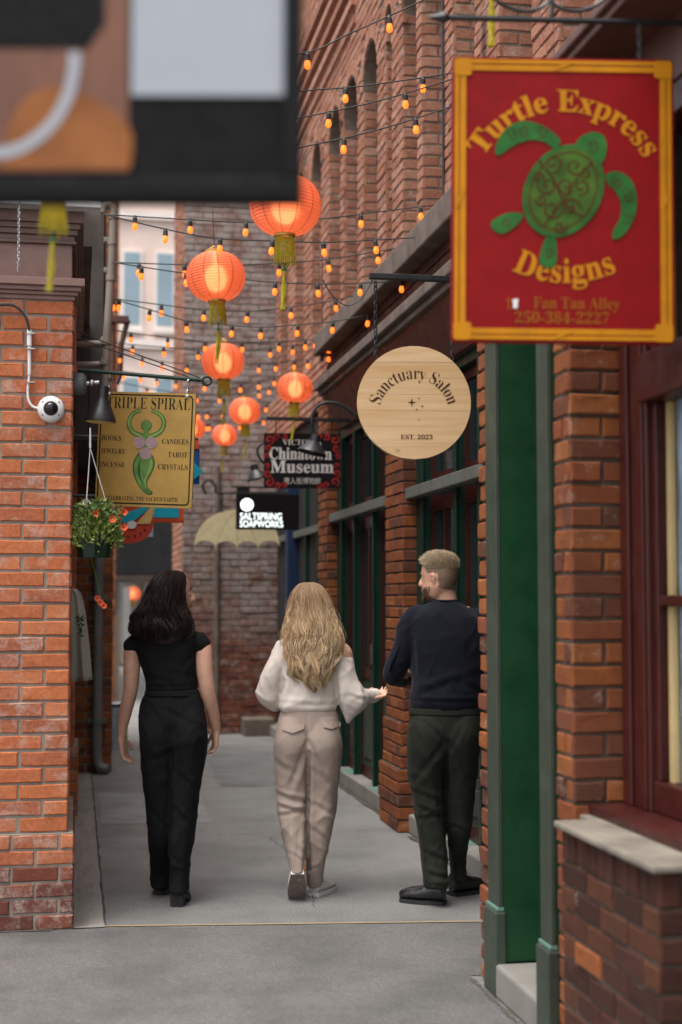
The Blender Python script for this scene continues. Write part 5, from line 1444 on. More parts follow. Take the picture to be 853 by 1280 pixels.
def shoe(p, name, heel, ang, L, W_, H, mats, pitch=0.0, sole=.022, heelh=0.0, toe=1.0, toeh=.387, under=None):
    """heel: local point under the heel back; ang: toe direction from +y towards +x; pitch: heel lifted (pivot at the toe)"""
    d = Vector((math.sin(ang), math.cos(ang), 0)); sd_ = Vector((d.y, -d.x, 0)); u = Vector((0,0,1))
    if pitch:
        piv = heel + d*L*.86
        Rm = Matrix.Rotation(-pitch, 3, sd_)
        X = lambda a, b, c: piv + Rm @ (d*(a - L*.86) + sd_*b + u*c)
    else:
        X = lambda a, b, c: heel + d*a + sd_*b + u*c
    hw = lambda t_: W_/2*(.72 + .34*math.sin(PI*min(1,t_*1.02)**1.25) if t_ < .8 else (.72+.34*math.sin(PI*.8**1.25))*math.sqrt(max(0,1-((t_-.8)/.215)**2*.82)))
    top = lambda t_: H*(1 - .06*t_) if t_ < .22 else (H*(.987 - (.987-toeh)*((t_-.22)/.42)**.9) if t_ < .64 else H*toeh*(1 - .42*((t_-.64)/.36)**1.8*toe))
    q = MB(); rings = []; n = 20; N = 22
    for i in range(N + 1):
        t_ = .008 + .984*i/N; w_, h = hw(t_)*(.86 if t_ < .02 else 1), top(t_)
        z0 = sole + heelh*max(0, 1 - t_/.7)
        ring = []
        for k in range(n):
            a_ = 2*PI*k/n; cs, sn = math.cos(a_), math.sin(a_)
            narrow = 1 - (.22 if t_ < .5 else .3)*max(0, sn)
            ring.append(X(t_*L, w_*.95*narrow*math.copysign(abs(cs)**.75, cs), z0 + h/2 + h/2*math.copysign(abs(sn)**.8, sn)))
        rings.append(ring)
    q.rings(rings); up = p.finish(q, name, mats[0], .005, 3)
    q = MB(); rings = []
    for i in range(N + 1):
        t_ = i/N; w_ = hw(max(.01, min(.99, t_)))*.965
        z0 = heelh*max(0, 1 - t_/.7); a_ = .003 + t_*(L - .008)
        e_ = .0
        rings.append([X(a_, w_, z0 + .0), X(a_, w_*1.0, z0 + sole), X(a_, 0, z0 + sole + .003), X(a_, -w_, z0 + sole), X(a_, -w_, z0), X(a_, 0, z0)])
    q.rings(rings)
    if heelh:
        q.rings([[X(a_, b_*hw(.12)*s1, z_) for a_, b_ in ((-.004,1.0),(L*.27,1.0),(L*.27,-1.0),(-.004,-1.0))] for z_, s1 in ((0,.92),(heelh+.004,1.0))])
    q.build("sole", mats[1], up, world=False)
    if under:
        q = MB(); rings = []
        for i in range(N + 1):
            t_ = .02 + .96*i/N; w_ = hw(max(.01, min(.99, t_)))*.98; a_ = t_*L
            rings.append([X(a_, w_, -.004), X(a_, w_, .001), X(a_, -w_, .001), X(a_, -w_, -.004)])
        q.rings(rings); q.build("outsole", under, up, world=False)
    return up

def strands(p, name, mat, rows, count, width, seed, wave=(.006, 40), lenrange=(.75, 1.0), rho=(.72, 1.04), seg=22, parent=None, thick=3, clumps=60, spread=.16):
    """hair locks flowing down through a volume given by rows (py,xl,xr,yc,hy); strands of one lock share its wave"""
    r = random.Random(seed); rows = smoothpts(rows, 6); NR_ = len(rows)
    Z = []
    for py, xl, xr, yc, hy in rows:
        a, b = p.P(xl, py, yc), p.P(xr, py, yc); Z.append(((a.x+b.x)/2, yc, (a.z+b.z)/2, (b.x-a.x)/2, hy))
    Z = np.array(Z); q = MB(); C = []
    for i in range(clumps):
        C.append((r.uniform(0, 2*PI), rho[0] + (rho[1]-rho[0])*math.sqrt(r.random()), r.uniform(*lenrange), wave[0]*r.uniform(.5,1.5), wave[1]*r.uniform(.7,1.25), r.uniform(0,6.28), r.uniform(0,6.28), r.uniform(-.35,.35)))
    for i in range(count):
        ph, rh, end, wv, fr, p0, p1, drift = C[i % clumps]
        g1, g2 = r.gauss(0, 1), r.gauss(0, 1)
        st = r.uniform(0, .16) if r.random() < .75 else r.uniform(.1, .45); en = min(1.0, end*r.uniform(.9,1.03)); pj = r.uniform(-.35,.35)
        pts = []; rad = []
        for k in range(seg + 1):
            t_ = st + (en - st)*k/seg; x_ = t_*(NR_-1); j = min(int(x_), NR_-2); z = Z[j] + (Z[j+1]-Z[j])*(x_-j)
            sp = spread*(1.15 - .75*t_/max(en,.1)); a_ = ph + drift*t_ + g1*sp; rr = rh + g2*.045*(1.2-t_)
            am = wv*min(1, max(0, t_-.12)*1.8)
            pts.append(Vector((z[0] + rr*z[3]*math.cos(a_) + am*math.sin(fr*z[2] + p0 + pj), z[1] + rr*z[4]*math.sin(a_) + am*.8*math.cos(fr*z[2] + p1 + pj), z[2])))
            tt = k/seg; rad.append(width*(.6 + .5*math.sin(PI*min(1,.15+tt*.8)))*(1 if tt < .75 else max(.1, 1-(tt-.75)/.26)))
        q.tube(pts, rad, thick, False)
    return q.build(name, mat, parent or p.r, smooth=True, world=False)

def skin(name, h):
    t = NT(name); c = lin(h)
    t.col(t.ramp(t.noise(28, 4, .6), [(.3, tuple(x*.9 for x in c)), (.7, tuple(min(1,x*1.08) for x in c))]))
    t.rough(.5); t.set("Subsurface Weight", .08); t.set("Subsurface Radius", (.012,.004,.002)); t.set("Specular IOR Level", .4)
    return t.m
def cloth(name, h, rough=.85, sheen=.3, weave=700, var=.12, wb=.25, stretch=None):
    t = NT(name); c = lin(h)
    t.col(t.ramp(t.noise(9, 5, .6), [(.3, tuple(x*(1-var) for x in c)), (.7, tuple(min(1,x*(1+var)) for x in c))]))
    t.rough(rough); t.set("Sheen Weight", sheen); t.set("Sheen Roughness", .5); t.set("Specular IOR Level", .25)
    t.bump(t.math('ADD', t.noise(weave, 2, .6, stretch=stretch), t.math('MULTIPLY', t.noise(22, 4, .6), .8)), wb, .0015)
    return t.m
def hairmat(name, cols, rough=.4, ombre=None, spec=.4):
    t = NT(name); isl = t.N("ShaderNodeNewGeometry").outputs["Random Per Island"]
    n = len(cols); c = t.ramp(isl, [((i+.5)/n, lin(x)) for i, x in enumerate(cols)])
    if ombre:
        z0, z1, rc = ombre; sx = t.N("ShaderNodeSeparateXYZ"); t.link(t.coord('obj'), sx.inputs[0])
        zz = t.math('ADD', sx.outputs[2], t.math('MULTIPLY', isl, .12))
        c = t.mix(t.ramp(t.math('DIVIDE', t.math('SUBTRACT', zz, z0), z1 - z0), [(0, 0), (1, .8)]), c, lin(rc))
    t.col(c); t.rough(rough); t.set("Specular IOR Level", spec)
    return t
M['skin1'] = skin("skin_a", 'c79a82'); M['skin2'] = skin("skin_b", 'd3a68c'); M['skin3'] = skin("skin_c", 'cf9d84')
M['black_cloth'] = cloth("black_cloth", '0f0f11', .85, .0, var=.2); M['black_knit'] = cloth("black_top", '0d0d0f', .88, .0, var=.2)
M['cream_knit'] = cloth("cream_knit", 'd2c5ba', .9, .1, 420, .05, .35); M['beige_cloth'] = cloth("beige_trousers", '9b8a7f', .8, .05, 800, .06, .2)
M['navy_knit'] = cloth("navy_knit", '0b0e1a', .9, .06, 300, .15, .5); M['olive_cloth'] = cloth("olive_trousers", '1d1e16', .82, .03, 800, .12, .25)
M['black_leather'] = plain("black_leather", (.014,.013,.013), .32, .2, 30, bump=.3, bscale=200, coat=.2); M['black_sole'] = plain("black_rubber", (.02,.019,.019), .7, .2, 20)
M['white_leather'] = plain("white_leather", lin('cfcac4'), .5, .06, 20); M['grey_sole'] = plain("worn_sole", lin('6f625a'), .8, .2, 30); M['white_sole'] = plain("white_rubber", lin('d4d0cb'), .6, .06, 20); M['orange_strap'] = ink("orange_strap", 'c4743f', .6)
M['hair_dark'] = hairmat("dark_brown_hair", ['150e0c','1e1411','281a16','17100d','33211b'], .5, None, .22).m
M['hair_blonde'] = hairmat("blonde_hair", ['a6835f','c9a880','dcc09b','80614a','e9d5b6','b5916d','cfae86'], .5, (1.38, 1.64, '80624a')).m
M['hair_blonde_tip'] = hairmat("golden_hair", ['cba678','debd92','ebd3ae','b18d66'], .5, (1.44, 1.64, '98785a')).m
M['hair_short'] = hairmat("short_sandy_hair", ['a58d70','bba587','cfbd9f','8f7a62'], .6).m
M['stubble'] = hairmat("brown_beard", ['6b4a36','7d5a42','8d6a50','5a3d2d'], .6).m
M['hair_base_dark'] = plain("dark_hair_mass", lin('1a1210'), .6, .3, 30); M['hair_base_blonde'] = plain("blonde_hair_mass", lin('6e5238'), .7, .3, 30, stretch=(6,6,1)); M['hair_fade'] = plain("faded_hair", lin('7d6350'), .7, .2, 60, bump=.4, bscale=500)
M['eye_white'] = plain("eye_white", (.75,.72,.7), .2, .03, 5, bump=0); M['eye_iris'] = plain("eye_iris", (.06,.035,.02), .2, .1, 5, bump=0)
def face_parts(p, T, brow_mat, sc=1.0):
    for sg in (-1, 1):
        q = MB(); c = T(.0765, sg*.031, .0); q.sphere(c, .0112*sc, 12, 8); e = q.build("eye", M['eye_white'], p.r, smooth=True, world=False)
        q = MB(); q.sphere(c + (T(.1, sg*.031, 0) - T(.0, sg*.031, 0)).normalized()*.0072*sc, .006*sc, 10, 6); q.build("iris", M['eye_iris'], e, smooth=True, world=False)
        q = MB(); q.tube([T(.094, sg*.014, .0175), T(.094, sg*.03, .023), T(.083, sg*.047, .018)], [.003,.004,.002], 6); q.build("eyebrow", brow_mat, p.r, world=False)
M['lips'] = plain("lips", lin('a8645a'), .45, .1, 30, bump=0)
def lips(p, T):
    q = MB(); q.tube([T(.093,-.022,-.064), T(.1005,-.008,-.061), T(.1015,0,-.0625), T(.1005,.008,-.061), T(.093,.022,-.064)], [.002,.0042,.004,.0042,.002], 6); q.tube([T(.093,-.02,-.066), T(.100,0,-.071), T(.093,.02,-.066)], [.002,.005,.002], 6)
    q.build("lips", M['lips'], p.r, smooth=True, world=False)

# ---------------------------------------------------------------- dark-haired woman in black
p = Person(214, 1128, "dark-haired woman in black top and wide black trousers walking away")
yL, yR = p.ycg(1116), p.ycg(1131)
b = MB()
T1 = head(b, p.P(215.5, 741.5, .01), R(68), 1.0, .03)
p.limb(b, [(213,796,-.01,.055),(213,780,-.005,.047),(213,762,-.0,.05)])
p.loft(b, [(788,196,232,0,.05),(797,172,252,0,.08),(812,174,244,0,.09),(840,182,242,0,.095),(865,184,245,0,.1),(900,184,248,.0,.09),(925,195,240,.0,.06)])
p.limb(b, [(176,806,0,.05),(166.5,810,0,.046),(165,836,-.01,.0435),(163.5,862,-.01,.038),(157,890,.02,.0345),(153,912,.04,.026),(152.5,922,.045,.0235)])
p.limb(b, [(246,805,0,.05),(254,809,0,.046),(256,836,-.02,.0435),(260.5,866,-.02,.038),(266.5,890,.02,.033),(270,908,.05,.026),(270.5,914,.06,.0235)])
p.limb(b, [(198,915,0,.06),(201,1010,.03,.05),(203,1095,yL,.032),(203,1112,yL+.02,.03)]); p.limb(b, [(236,915,0,.06),(230,1010,-.02,.05),(223,1095,yR+.02,.032),(223,1112,yR+.03,.03)])
hand(b, p.P(152.5,922,.045), Vector((.16,.1,-1)), Vector((.3,.95,.1)), Vector((.9,-.3,.2)), .92, .28, .14)
hand(b, p.P(270.5,914,.06), Vector((-.1,.12,-1)), Vector((-.35,.93,.1)), Vector((-.9,-.35,.1)), .92, .5, .08)
p.finish(b, "body", M['skin1'], .005, 4)
face_parts(p, T1, M['hair_base_dark']); lips(p, T1)
q = MB()
p.loft(q, [(784,200,227,-.005,.062),(790,184,242,0,.085),(797,173,250,0,.1),(806,169.5,250,0,.108),(818,171,246,0,.112),(835,176.5,245,0,.115),(850,181,246,0,.113),(863,182,247,0,.113)])
p.limb(q, [(186,799,0,.05),(174,803,0,.055),(167,808,0,.054)], n=18); p.limb(q, [(236,798,0,.05),(246,802,0,.055),(252,806,0,.054)], n=18)
top = p.finish(q, "top", M['black_knit'], .0075, 6, p.creases([(185,845,215,852,3,4),(215,838,244,846,3,3),(190,858,240,856,2.5,3),(175,815,190,835,3,4),(244,815,230,835,3,4)], .004, rid=.004))
q = MB()
p.loft(q, [(861,183,247.5,0,.113),(868,181,250,0,.118),(885,175,255.5,-.005,.13),(905,174,257.5,-.01,.13),(925,180,254,-.0,.10),(946,190,244,.0,.05)])
p.loft(q, [(880,178,219,0,.11),(900,174,222,-.01,.135),(922,174,223,-.015,.138),(950,176.5,223,-.005,.122),(1000,181.5,221,.03,.105),(1050,186,219,.07,.10),(1085,188.5,217,yL-.01,.105),(1107,189,216.5,yL,.115)])
p.loft(q, [(880,211,253,0,.11),(900,211,258,-.01,.135),(922,210,260,-.018,.138),(950,210,257,-.015,.122),(975,213,252.5,-.02,.11),(1010,212,247.5,-.025,.105),(1055,211,241,-.045,.10),(1090,211,238,yR+.02,.105),(1113,211,237.5,yR+.015,.115)])
tr = p.finish(q, "trousers", M['black_cloth'], .0075, 5, p.creases([(217,935,214,1100,3,14),(200,880,250,905,3,4),(185,950,240,930,4,5),(222,960,250,985,3,5),(215,1000,243,1030,3,5),(190,1010,215,1040,3,4),(190,1060,216,1075,3,4),(212,1060,238,1080,3,4),(226,905,232,1100,2,3)], .006, rid=.006))
q = MB(); q2 = MB(); p.loft(q2, [(862,182.3,248,0,.116),(869,180.6,250.6,0,.121)]); q2.build("waistband", M['black_cloth'], tr, smooth=True, world=False)
HR1 = [(713,209,221,.0,.03),(717,199,229,0,.068),(727,191,231,-.01,.092),(740,185.5,229,-.02,.1),(755,179,229.5,-.03,.102),(768,171,233,-.045,.096),(780,167,237,-.058,.09),(791,168,237,-.068,.08),(799,177,232,-.075,.065),(806,190,222,-.08,.045)]
q = MB(); p.loft(q, [(a, xl+4, xr-4, yc, hy*.86) for a, xl, xr, yc, hy in HR1]); hb = p.finish(q, "hair", M['hair_base_dark'], .009, 5)
strands(p, "hair_locks", M['hair_dark'], HR1, 1700, .0023, 11, (.016, 38), (.78, 1.0), parent=hb, rho=(.88,1.04), clumps=90, spread=.2)
strands(p, "loose_strands", M['hair_dark'], HR1, 170, .0008, 12, (.018, 40), (.8, 1.0), parent=hb, rho=(1.0,1.12), clumps=45)
shoe(p, "shoe", p.P(202.5, 1117, yL-.02) * Vector((1,1,0)) + Vector((0,-.03,0)), R(-6), .235, .082, .075, (M['black_leather'], M['black_sole']), heelh=.045, toeh=.5)
shoe(p, "shoe", p.P(222.5, 1131, yR) * Vector((1,1,0)) + Vector((0,-.05,0)), R(4), .235, .086, .085, (M['black_leather'], M['black_sole']), heelh=.05, toeh=.5)
q = MB(); c = p.P(152.6,919,.043); q.tube([c + Vector((.026*math.cos(a_), .024*math.sin(a_), .004*math.sin(a_*2))) for a_ in [2*PI*i/20 for i in range(21)]], .0018, 5); q.build("bracelet", M['gold_rim'], p.r, smooth=True, world=False)

# ---------------------------------------------------------------- blonde woman in cream knit and beige trousers
p = Person(388, 1121, "blonde woman in cream off-shoulder sweater and beige trousers walking away")
yL, yR = p.ycg(1127), p.ycg(1118)
b = MB()
T2 = head(b, p.P(387, 757, .0), R(14), .98, .0)
p.limb(b, [(387,808,-.01,.05),(387,795,0,.043),(387,775,0,.046)])
p.loft(b, [(798,374,400,0,.05),(805,358,416,0,.075),(815,352,424,0,.085),(845,356,416,0,.09),(885,356,414,0,.095),(915,365,407,0,.06)])
p.limb(b, [(410,813,0,.05),(424,816,0,.062),(428,824,0,.060),(434,850,-.01,.042),(440,878,-.01,.036),(450,874,.03,.032),(459,871.5,.06,.024)])
p.limb(b, [(360,813,0,.055),(350,822,0,.05),(342,850,0,.042),(338,872,.02,.036),(350,866,.15,.032),(362,862,.24,.023)])
hand(b, p.P(459,871.5,.06), Vector((.86,.5,.1)), Vector((-.55,.75,.3)), Vector((-.1,-.2,1)), .88, .35, .1)
hand(b, p.P(362,862,.24), Vector((.7,.7,.1)), Vector((-.3,.5,.8)), Vector((.6,-.6,.2)), .88, .5, .1)
p.limb(b, [(367,920,0,.06),(366,1010,-.02,.045),(374,1075,yL+.0,.034),(374,1094,yL-.02,.032)]); p.limb(b, [(404,920,0,.06),(402,1010,0,.045),(394,1095,yR+.02,.032),(394,1108,yR+.03,.03)])
p.finish(b, "body", M['skin2'], .005, 4)
face_parts(p, T2, M['hair_base_blonde']); lips(p, T2)
q = MB()
p.loft(q, [(799,353,376,0,.06),(804,348.5,398,0,.085),(812,346,414,0,.105),(821,346,434,0,.112),(835,349,426,0,.115),(860,350.5,420,-.005,.12),(878,349,421,-.005,.126),(885,349.5,420.5,-.003,.126),(890,353,417.5,0,.112)])
p.loft(q, [(801,346,368,0,.06),(812,340.5,366,0,.072),(826,334,361,0,.08),(845,326,356,.0,.084),(862,321,353,.012,.085),(875,322.5,351.5,.02,.08),(884,331,349.5,.03,.06),(889.5,339,347,.03,.03)])
p.loft(q, [(821,410,440.5,0,.075),(832,412,443,0,.08),(848,415,446,-.005,.082),(862,419,454,-.01,.085),(878,423,460,-.01,.08),(891,427,450,-.005,.06),(899,430,442,-.005,.045),(904,433,438,-.005,.02)])
p.limb(q, [(440,874,-.005,.065),(452,871.5,.03,.048),(463,870,.075,.038),(469,869,.1,.034)]); p.limb(q, [(337,866,.03,.06),(349,865,.14,.05),(360,862,.22,.04)])
p.finish(q, "sweater", M['cream_knit'], .007, 6, p.creases([(356,850,346,885,3,9),(418,850,430,898,3,9),(340,820,352,850,3,5),(334,850,346,880,3,5),(428,835,450,866,3,6),(436,868,462,876,2.5,4),(430,880,446,890,2.5,4),(352,878,420,880,3,4),(370,850,360,878,4,3),(405,850,415,878,4,3),(420,835,424,870,3,5)], .006, (8,8,6), rid=.006, rs=(6,6,4), shear=-3, seed=9))
q = MB()
p.loft(q, [(886,352.5,418.5,0,.118),(893,349,422,0,.124),(910,346,425,-.005,.128),(930,352,420,0,.1),(950,362,410,0,.05)])
p.loft(q, [(896,349,390,0,.118),(912,344.5,391,-.012,.138),(930,342,392,-.018,.146),(955,343.5,391,-.01,.13),(985,345,387.5,-.01,.115),(1008,345.5,386.5,-.02,.112),(1020,347,386,-.035,.105),(1050,354.5,384.5,-.07,.095),(1075,360,384,yL+.02,.085),(1089,363,384,yL+.005,.08)])
p.loft(q, [(896,381,422,0,.118),(912,380,426,-.012,.138),(930,380,428.5,-.018,.146),(955,381,427,-.01,.13),(985,384,423,.0,.115),(1020,384,418.5,.0,.108),(1050,383.5,413.5,.005,.1),(1085,383.5,406,.02,.095),(1106,384,402.5,yR+.02,.095)])
tr = p.finish(q, "trousers", M['beige_cloth'], .0065, 5, p.creases([(386,938,385,1085,3,18),(384,925,362,985,3.5,8),(388,925,408,975,3.5,7),(346,990,385,1000,3,8),(348,1004,384,1012,2.5,9),(350,1016,380,1008,2.5,7),(362,1015,358,1060,3,5),(376,1015,372,1080,3,5),(390,1000,415,1015,3,5),(388,1030,412,1050,3,5),(392,960,424,985,4,5),(398,1060,404,1095,2.5,4),(386,1085,402,1080,2.5,4),(345,950,370,965,4,5),(365,1060,382,1070,2.5,4),(385,893,386,930,2,4)], .005, fine=.001, rid=.0055, rs=(5.5,5.5,3.4), shear=3, zw=([0,.35,.55,.8,1.0],[1,1.1,1.0,.6,.15])))
# pocket flaps laid on the trousers
from mathutils.bvhtree import BVHTree
bvh = BVHTree.FromPolygons([v.co.copy() for v in tr.data.vertices], [tuple(f.vertices) for f in tr.data.polygons])
for pts in ([(353,907),(367,905.5),(380.5,906),(380.5,911),(366,916),(353,912)], [(404.5,903.5),(415,902.5),(426,904),(425.5,908.5),(415,911.5),(405,908.5)]):
    top_, bot = [pts[0],pts[1],pts[2]], [pts[5],pts[4],pts[3]]
    q = MB(); nx, ny_ = 12, 4; vs = []
    lp = lambda L_, u: (L_[0][0]+(L_[1][0]-L_[0][0])*u*2, L_[0][1]+(L_[1][1]-L_[0][1])*u*2) if u < .5 else (L_[1][0]+(L_[2][0]-L_[1][0])*(u*2-1), L_[1][1]+(L_[2][1]-L_[1][1])*(u*2-1))
    for lay in (.010, .001):
        for j in range(ny_+1):
            for i in range(nx+1):
                a_, c_ = lp(top_, i/nx), lp(bot, i/nx); x_, y_ = a_[0]+(c_[0]-a_[0])*j/ny_, a_[1]+(c_[1]-a_[1])*j/ny_
                l = p.P(x_, y_, -.14); h = bvh.ray_cast(Vector((l.x, -1, l.z)), Vector((0,1,0)))[0]
                vs.append(Vector((l.x, (h.y if h else -.14) - lay*(.5+.5*j/ny_), l.z)))
    W1_ = nx+1; off = W1_*(ny_+1); fs = []
    for j in range(ny_):
        for i in range(nx): k_ = j*W1_+i; fs += [(k_,k_+1,k_+W1_+1,k_+W1_)]
    for i in range(nx): k_ = ny_*W1_+i; fs.append((k_,k_+1,k_+1+off,k_+off)); fs.append((i,i+off,i+1+off,i+1))
    q.add(vs, fs); q.build("pocket_flap", M['beige_cloth'], tr, smooth=40, world=False)
HR2 = [(728,381,391,.0,.03),(732,374,400,0,.064),(743,367.5,407,-.005,.094),(760,364.5,413,-.015,.104),(777,361.5,419,-.034,.104),(799,359,425,-.056,.092),(820,361,420,-.07,.08),(843,364,412,-.085,.068),(857,376,405,-.09,.055),(869,386,401,-.095,.035)]
q = MB(); p.loft(q, [(a, xl+4.5, xr-4.5, yc, hy*.84) for a, xl, xr, yc, hy in HR2]); hb = p.finish(q, "hair", M['hair_base_blonde'], .009, 5)
strands(p, "hair_locks", M['hair_blonde'], HR2, 1700, .0022, 21, (.014, 36), (.72, .97), parent=hb, rho=(.86,1.02), clumps=90, spread=.2)
strands(p, "golden_locks", M['hair_blonde_tip'], HR2, 800, .0019, 22, (.017, 36), (.82, 1.0), parent=hb, rho=(.95,1.07), clumps=46, spread=.14)
strands(p, "loose_strands", M['hair_blonde_tip'], HR2, 220, .0007, 23, (.02, 36), (.6, 1.0), parent=hb, rho=(1.02,1.2), clumps=60)
# trailing foot on its toe, sole to the camera; leading foot flat
q = shoe(p, "shoe", p.P(373.5, 1127, yL) * Vector((1,1,0)) + Vector((0,-.14,0)), R(-3), .235, .094, .075, (M['white_leather'], M['white_sole']), pitch=R(50), sole=.028, under=M['grey_sole'], toeh=.5)
q = shoe(p, "shoe", p.P(392.5, 1118, yR) * Vector((1,1,0)) + Vector((0,-.06,0)), R(24), .235, .086, .062, (M['white_leather'], M['white_sole']), sole=.021, toeh=.58)
q = MB(); c = p.P(373, 1087, yL-.02); q.lathe([(.03,-.012),(.038,-.008),(.038,.012),(.03,.016)], c, 20); q.build("ankle_strap", M['orange_strap'], p.r, smooth=True, world=False)

# ---------------------------------------------------------------- man in navy sweater
p = Person(551, 1128, "man with short sandy hair in navy sweater and dark olive trousers")
yL, yR = p.ycg(1131), p.ycg(1119)
b = MB()
T3 = head(b, p.P(549.5, 722, .0), R(-54), 1.02, .0, jaw=1.08)
p.limb(b, [(560,764,-.01,.062),(558,750,-.005,.058),(554,735,0,.06)])
p.loft(b, [(758,530,588,0,.06),(772,524,588,0,.08),(800,522,594,0,.1),(850,524,594,0,.1),(890,522,592,0,.1),(925,535,578,0,.06)])
p.limb(b, [(524,782,0,.045),(508,808,0,.044),(498,838,.03,.044),(510,846,.2,.04),(528,842,.31,.028)]); p.limb(b, [(588,790,.01,.045),(599,830,.04,.042),(597,852,.1,.04),(588,850,.26,.038),(572,846,.34,.028)])
hand(b, p.P(528,842,.31), Vector((.8,.5,.1)), Vector((-.3,.4,.8)), Vector((.3,-.8,.3)), 1.0, .5, .08); hand(b, p.P(572,846,.34), Vector((-.8,.4,.1)), Vector((.3,.4,.8)), Vector((-.3,-.8,.3)), 1.0, .5, .08)
p.limb(b, [(533,920,0,.065),(538,1020,0,.05),(546,1100,yL,.034)]); p.limb(b, [(577,920,.01,.065),(574,1020,.05,.045),(573,1096,yR,.034)])
bd3 = p.finish(b, "body", M['skin3'], .005, 4)
face_parts(p, T3, M['stubble']); lips(p, T3)
q = MB()
p.loft(q, [(750.5,537,571.5,-.005,.064),(756,528.5,583,0,.088),(765,516,596,0,.112),(777,509,604.5,0,.128),(800,509.5,607,0,.14),(830,513.5,607.5,0,.14),(855,514,606.5,0,.14),(872,511.5,605,0,.144),(880,511.5,604,0,.14),(887,513.5,601,0,.13)])
p.limb(q, [(524,770,0,.065),(514,781,0,.068),(506,806,0,.062),(496,835,.02,.058),(493.5,844,.05,.055),(506,846,.18,.05),(522,843,.28,.04)], n=20); p.limb(q, [(594,775,0,.065),(599,790,.0,.062),(602,830,.04,.055),(600,852,.1,.052),(590,850,.24,.046),(578,847,.31,.036)], n=20)
p.finish(q, "sweater", M['navy_knit'], .007, 6, p.creases([(514,800,520,850,3,7),(520,870,560,850,4,5),(575,850,602,868,4,5),(512,874,602,876,2.5,5),(530,790,545,830,5,3),(498,835,512,830,3,4),(585,800,575,850,5,3),(540,860,600,840,5,4)], .005, fine=.001, rid=.006, rs=(5,5,4), shear=4, seed=2))
q = MB(); rg = [p.P(537,750.5,-.005), p.P(571.5,750.5,-.005)]; cc = (rg[0]+rg[1])/2; q.tube([cc + Vector(((rg[1].x-rg[0].x)/2*1.0*math.cos(a_), .066*math.sin(a_), .004*math.sin(a_))) for a_ in [2*PI*i/28 for i in range(29)]], .0075, 8); q.build("collar", M['navy_knit'], p.r, smooth=True, world=False)
# cable knit braid along the near sleeve
q = MB()
for ph in (0, PI):
    pts = []
    for i in range(60):
        t_ = i/59; x_ = np.interp(t_, [0,.3,.65,1], [509,500,489,484.5]); y_ = np.interp(t_, [0,.3,.65,1], [779,803,826,838]); l = p.P(x_+3, y_, -.02)
        pts.append(l + Vector((.010*math.sin(i*.75+ph)*.8, -.018 + .012*math.sin(i*.75+ph), 0)))
    q.tube(pts, .0055, 6)
q.build("cable_braid", M['navy_knit'], p.r, smooth=True, world=False)
q = MB()
p.loft(q, [(882,513,601.5,0,.128),(895,511,602.5,0,.138),(920,511,600,-.005,.135),(945,520,590,0,.1),(958,535,575,0,.05)])
p.loft(q, [(893,513,562,0,.13),(912,509,562,-.01,.148),(936,508,562,-.01,.146),(970,511,557,0,.125),(1000,516.5,557,0,.115),(1030,520.5,558,0,.108),(1070,526,559.5,yL*.5,.1),(1095,529.5,561,yL,.1),(1107,530.5,561.5,yL,.1)])
p.loft(q, [(893,551,601,0,.13),(912,550,602,-.01,.148),(936,550,600,-.005,.146),(970,555,596,.02,.125),(1003,557,592,.04,.115),(1040,560,588,.06,.106),(1075,562,584,yR,.1),(1099,563.5,582,yR,.1)])
tr = p.finish(q, "trousers", M['olive_cloth'], .007, 5, p.creases([(556,940,558,1090,3,16),(552,925,515,975,4,8),(558,925,590,970,4,7),(512,985,552,1000,3,6),(518,1005,554,1018,3,7),(522,1022,556,1012,3,6),(526,1060,556,1072,3,6),(530,1085,560,1092,2.5,6),(531,1098,560,1101,2,5),(560,1030,586,1040,3,5),(563,1075,583,1085,2.5,5),(530,900,555,925,3,5),(515,905,530,940,3,4),(575,905,560,935,3,4)], .006, fine=.001, rid=.007, rs=(6,6,4.2), shear=3, seed=4, zw=([0,.35,.6,.9,1.0],[1.2,1.0,.9,.5,.2])))
q2 = MB(); p.loft(q2, [(884,512,602.5,0,.134),(892,511,603,0,.141)]); q2.build("waistband", M['olive_cloth'], tr, smooth=True, world=False)
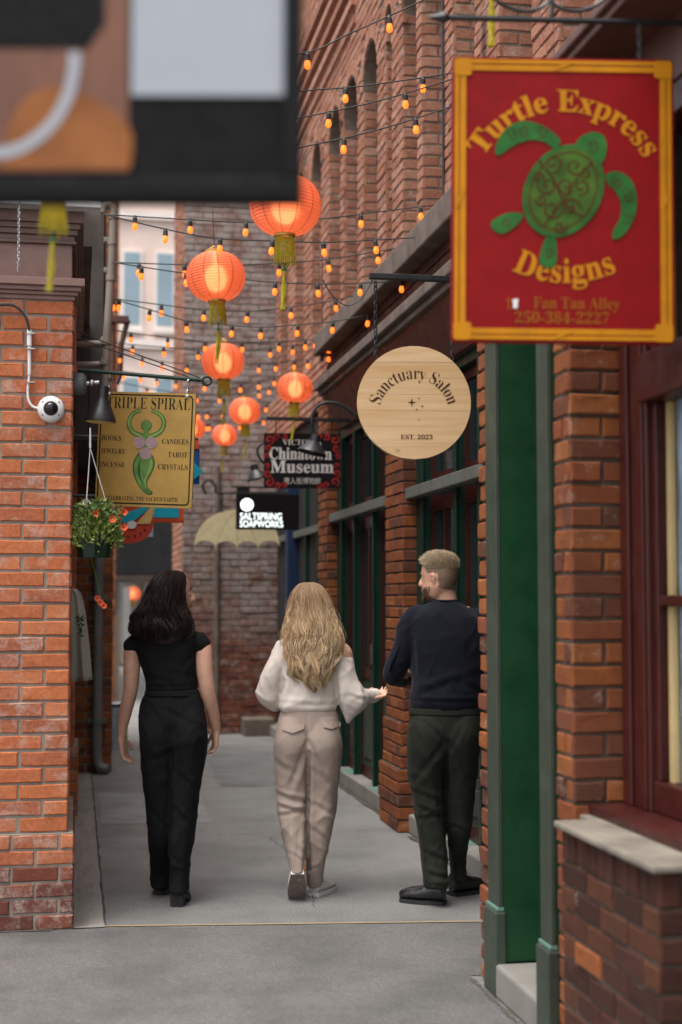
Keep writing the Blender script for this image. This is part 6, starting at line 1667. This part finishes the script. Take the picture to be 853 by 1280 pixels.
# short hair: faded sides, textured top
scC = p.P(549.5, 722, .0); fdir = Vector((math.sin(R(-54)), math.cos(R(-54)), 0)); rdir = fdir.cross(Vector((0,0,1)))
zmin = lambda t_: float(np.interp(math.cos(t_), [-1,-.3,.0,.3,.55,1], [-.062,-.05,-.02,.035,.062,.072]))
q = MB(); st_ = MB(); bd_ = MB(); rr_ = random.Random(8); UPV = Vector((0,0,1))
hv = bd3.data.vertices
for f in bd3.data.polygons:
    c_ = (f.center - scC)/1.02
    if c_.length > .145: continue
    a_, b_, z = c_.dot(fdir), c_.dot(rdir), c_.z
    ear = abs(b_) > .066 and -.036 < a_ < .02 and -.05 < z < .024
    th = math.atan2(b_/.0755, a_/.1)
    nrm = f.normal
    if not ear and z > zmin(th) and z > -.064:
        edge = min(1, max(0, (z - zmin(th))/.03))
        q.add([hv[v].co + hv[v].normal*(.0008 + .0022*edge) for v in f.vertices], [tuple(range(len(f.vertices)))])
        topw = min(1, max(0, (z - .038)/.04))
        for k_ in range(2 if topw > .2 else 1):
            if topw < .2 and rr_.random() < .5: continue
            ln = (.004 + .026*topw) * rr_.uniform(.65,1.25)
            d_ = (nrm + UPV*.35*topw + fdir*.25*topw + Vector((rr_.uniform(-.45,.45), rr_.uniform(-.45,.45), rr_.uniform(-.1,.3)))*(.4+.6*topw)).normalized()
            p0 = f.center + Vector((rr_.uniform(-.002,.002), rr_.uniform(-.002,.002), rr_.uniform(-.002,.002)))
            st_.tube([p0, p0 + d_*ln*.6, p0 + d_*ln*.85 + (fdir*.5 + rdir*rr_.uniform(-.4,.4) + UPV*.2)*ln*.4], [.0016,.0013,.0004], 3, False)
    elif a_ > .012 and -.125 < z < -.038 and not (z > -.083 and abs(b_) < .026 and a_ > .06) and not (z > -.06 and a_ > .055):
        if rr_.random() > min(1, (a_-.012)/.035, (-.038-z)/.018): continue
        for k_ in range(2):
            d_ = (nrm*.6 - UPV*.9 + Vector((rr_.uniform(-.4,.4), rr_.uniform(-.4,.4), 0))).normalized()
            bd_.tube([f.center - d_*.001, f.center + d_*rr_.uniform(.005,.011)], [.0017,.0006], 3, False)
hs = q.build("hair", M['hair_fade'], p.r, smooth=True, world=False)
st_.build("hair_strands", M['hair_short'], hs, smooth=True, world=False)
bd_.build("beard", M['stubble'], p.r, smooth=True, world=False)
shoe(p, "shoe", p.P(557, 1131, yL) * Vector((1,1,0)) + Vector((.0,-.0,0)), R(-68), .245, .104, .1, (M['black_leather'], M['black_sole']), sole=.019, toeh=.62)
shoe(p, "shoe", p.P(566, 1119, yR) * Vector((1,1,0)) + Vector((-.01,-.02,0)), R(52), .245, .104, .1, (M['black_leather'], M['black_sole']), sole=.019, toeh=.62)
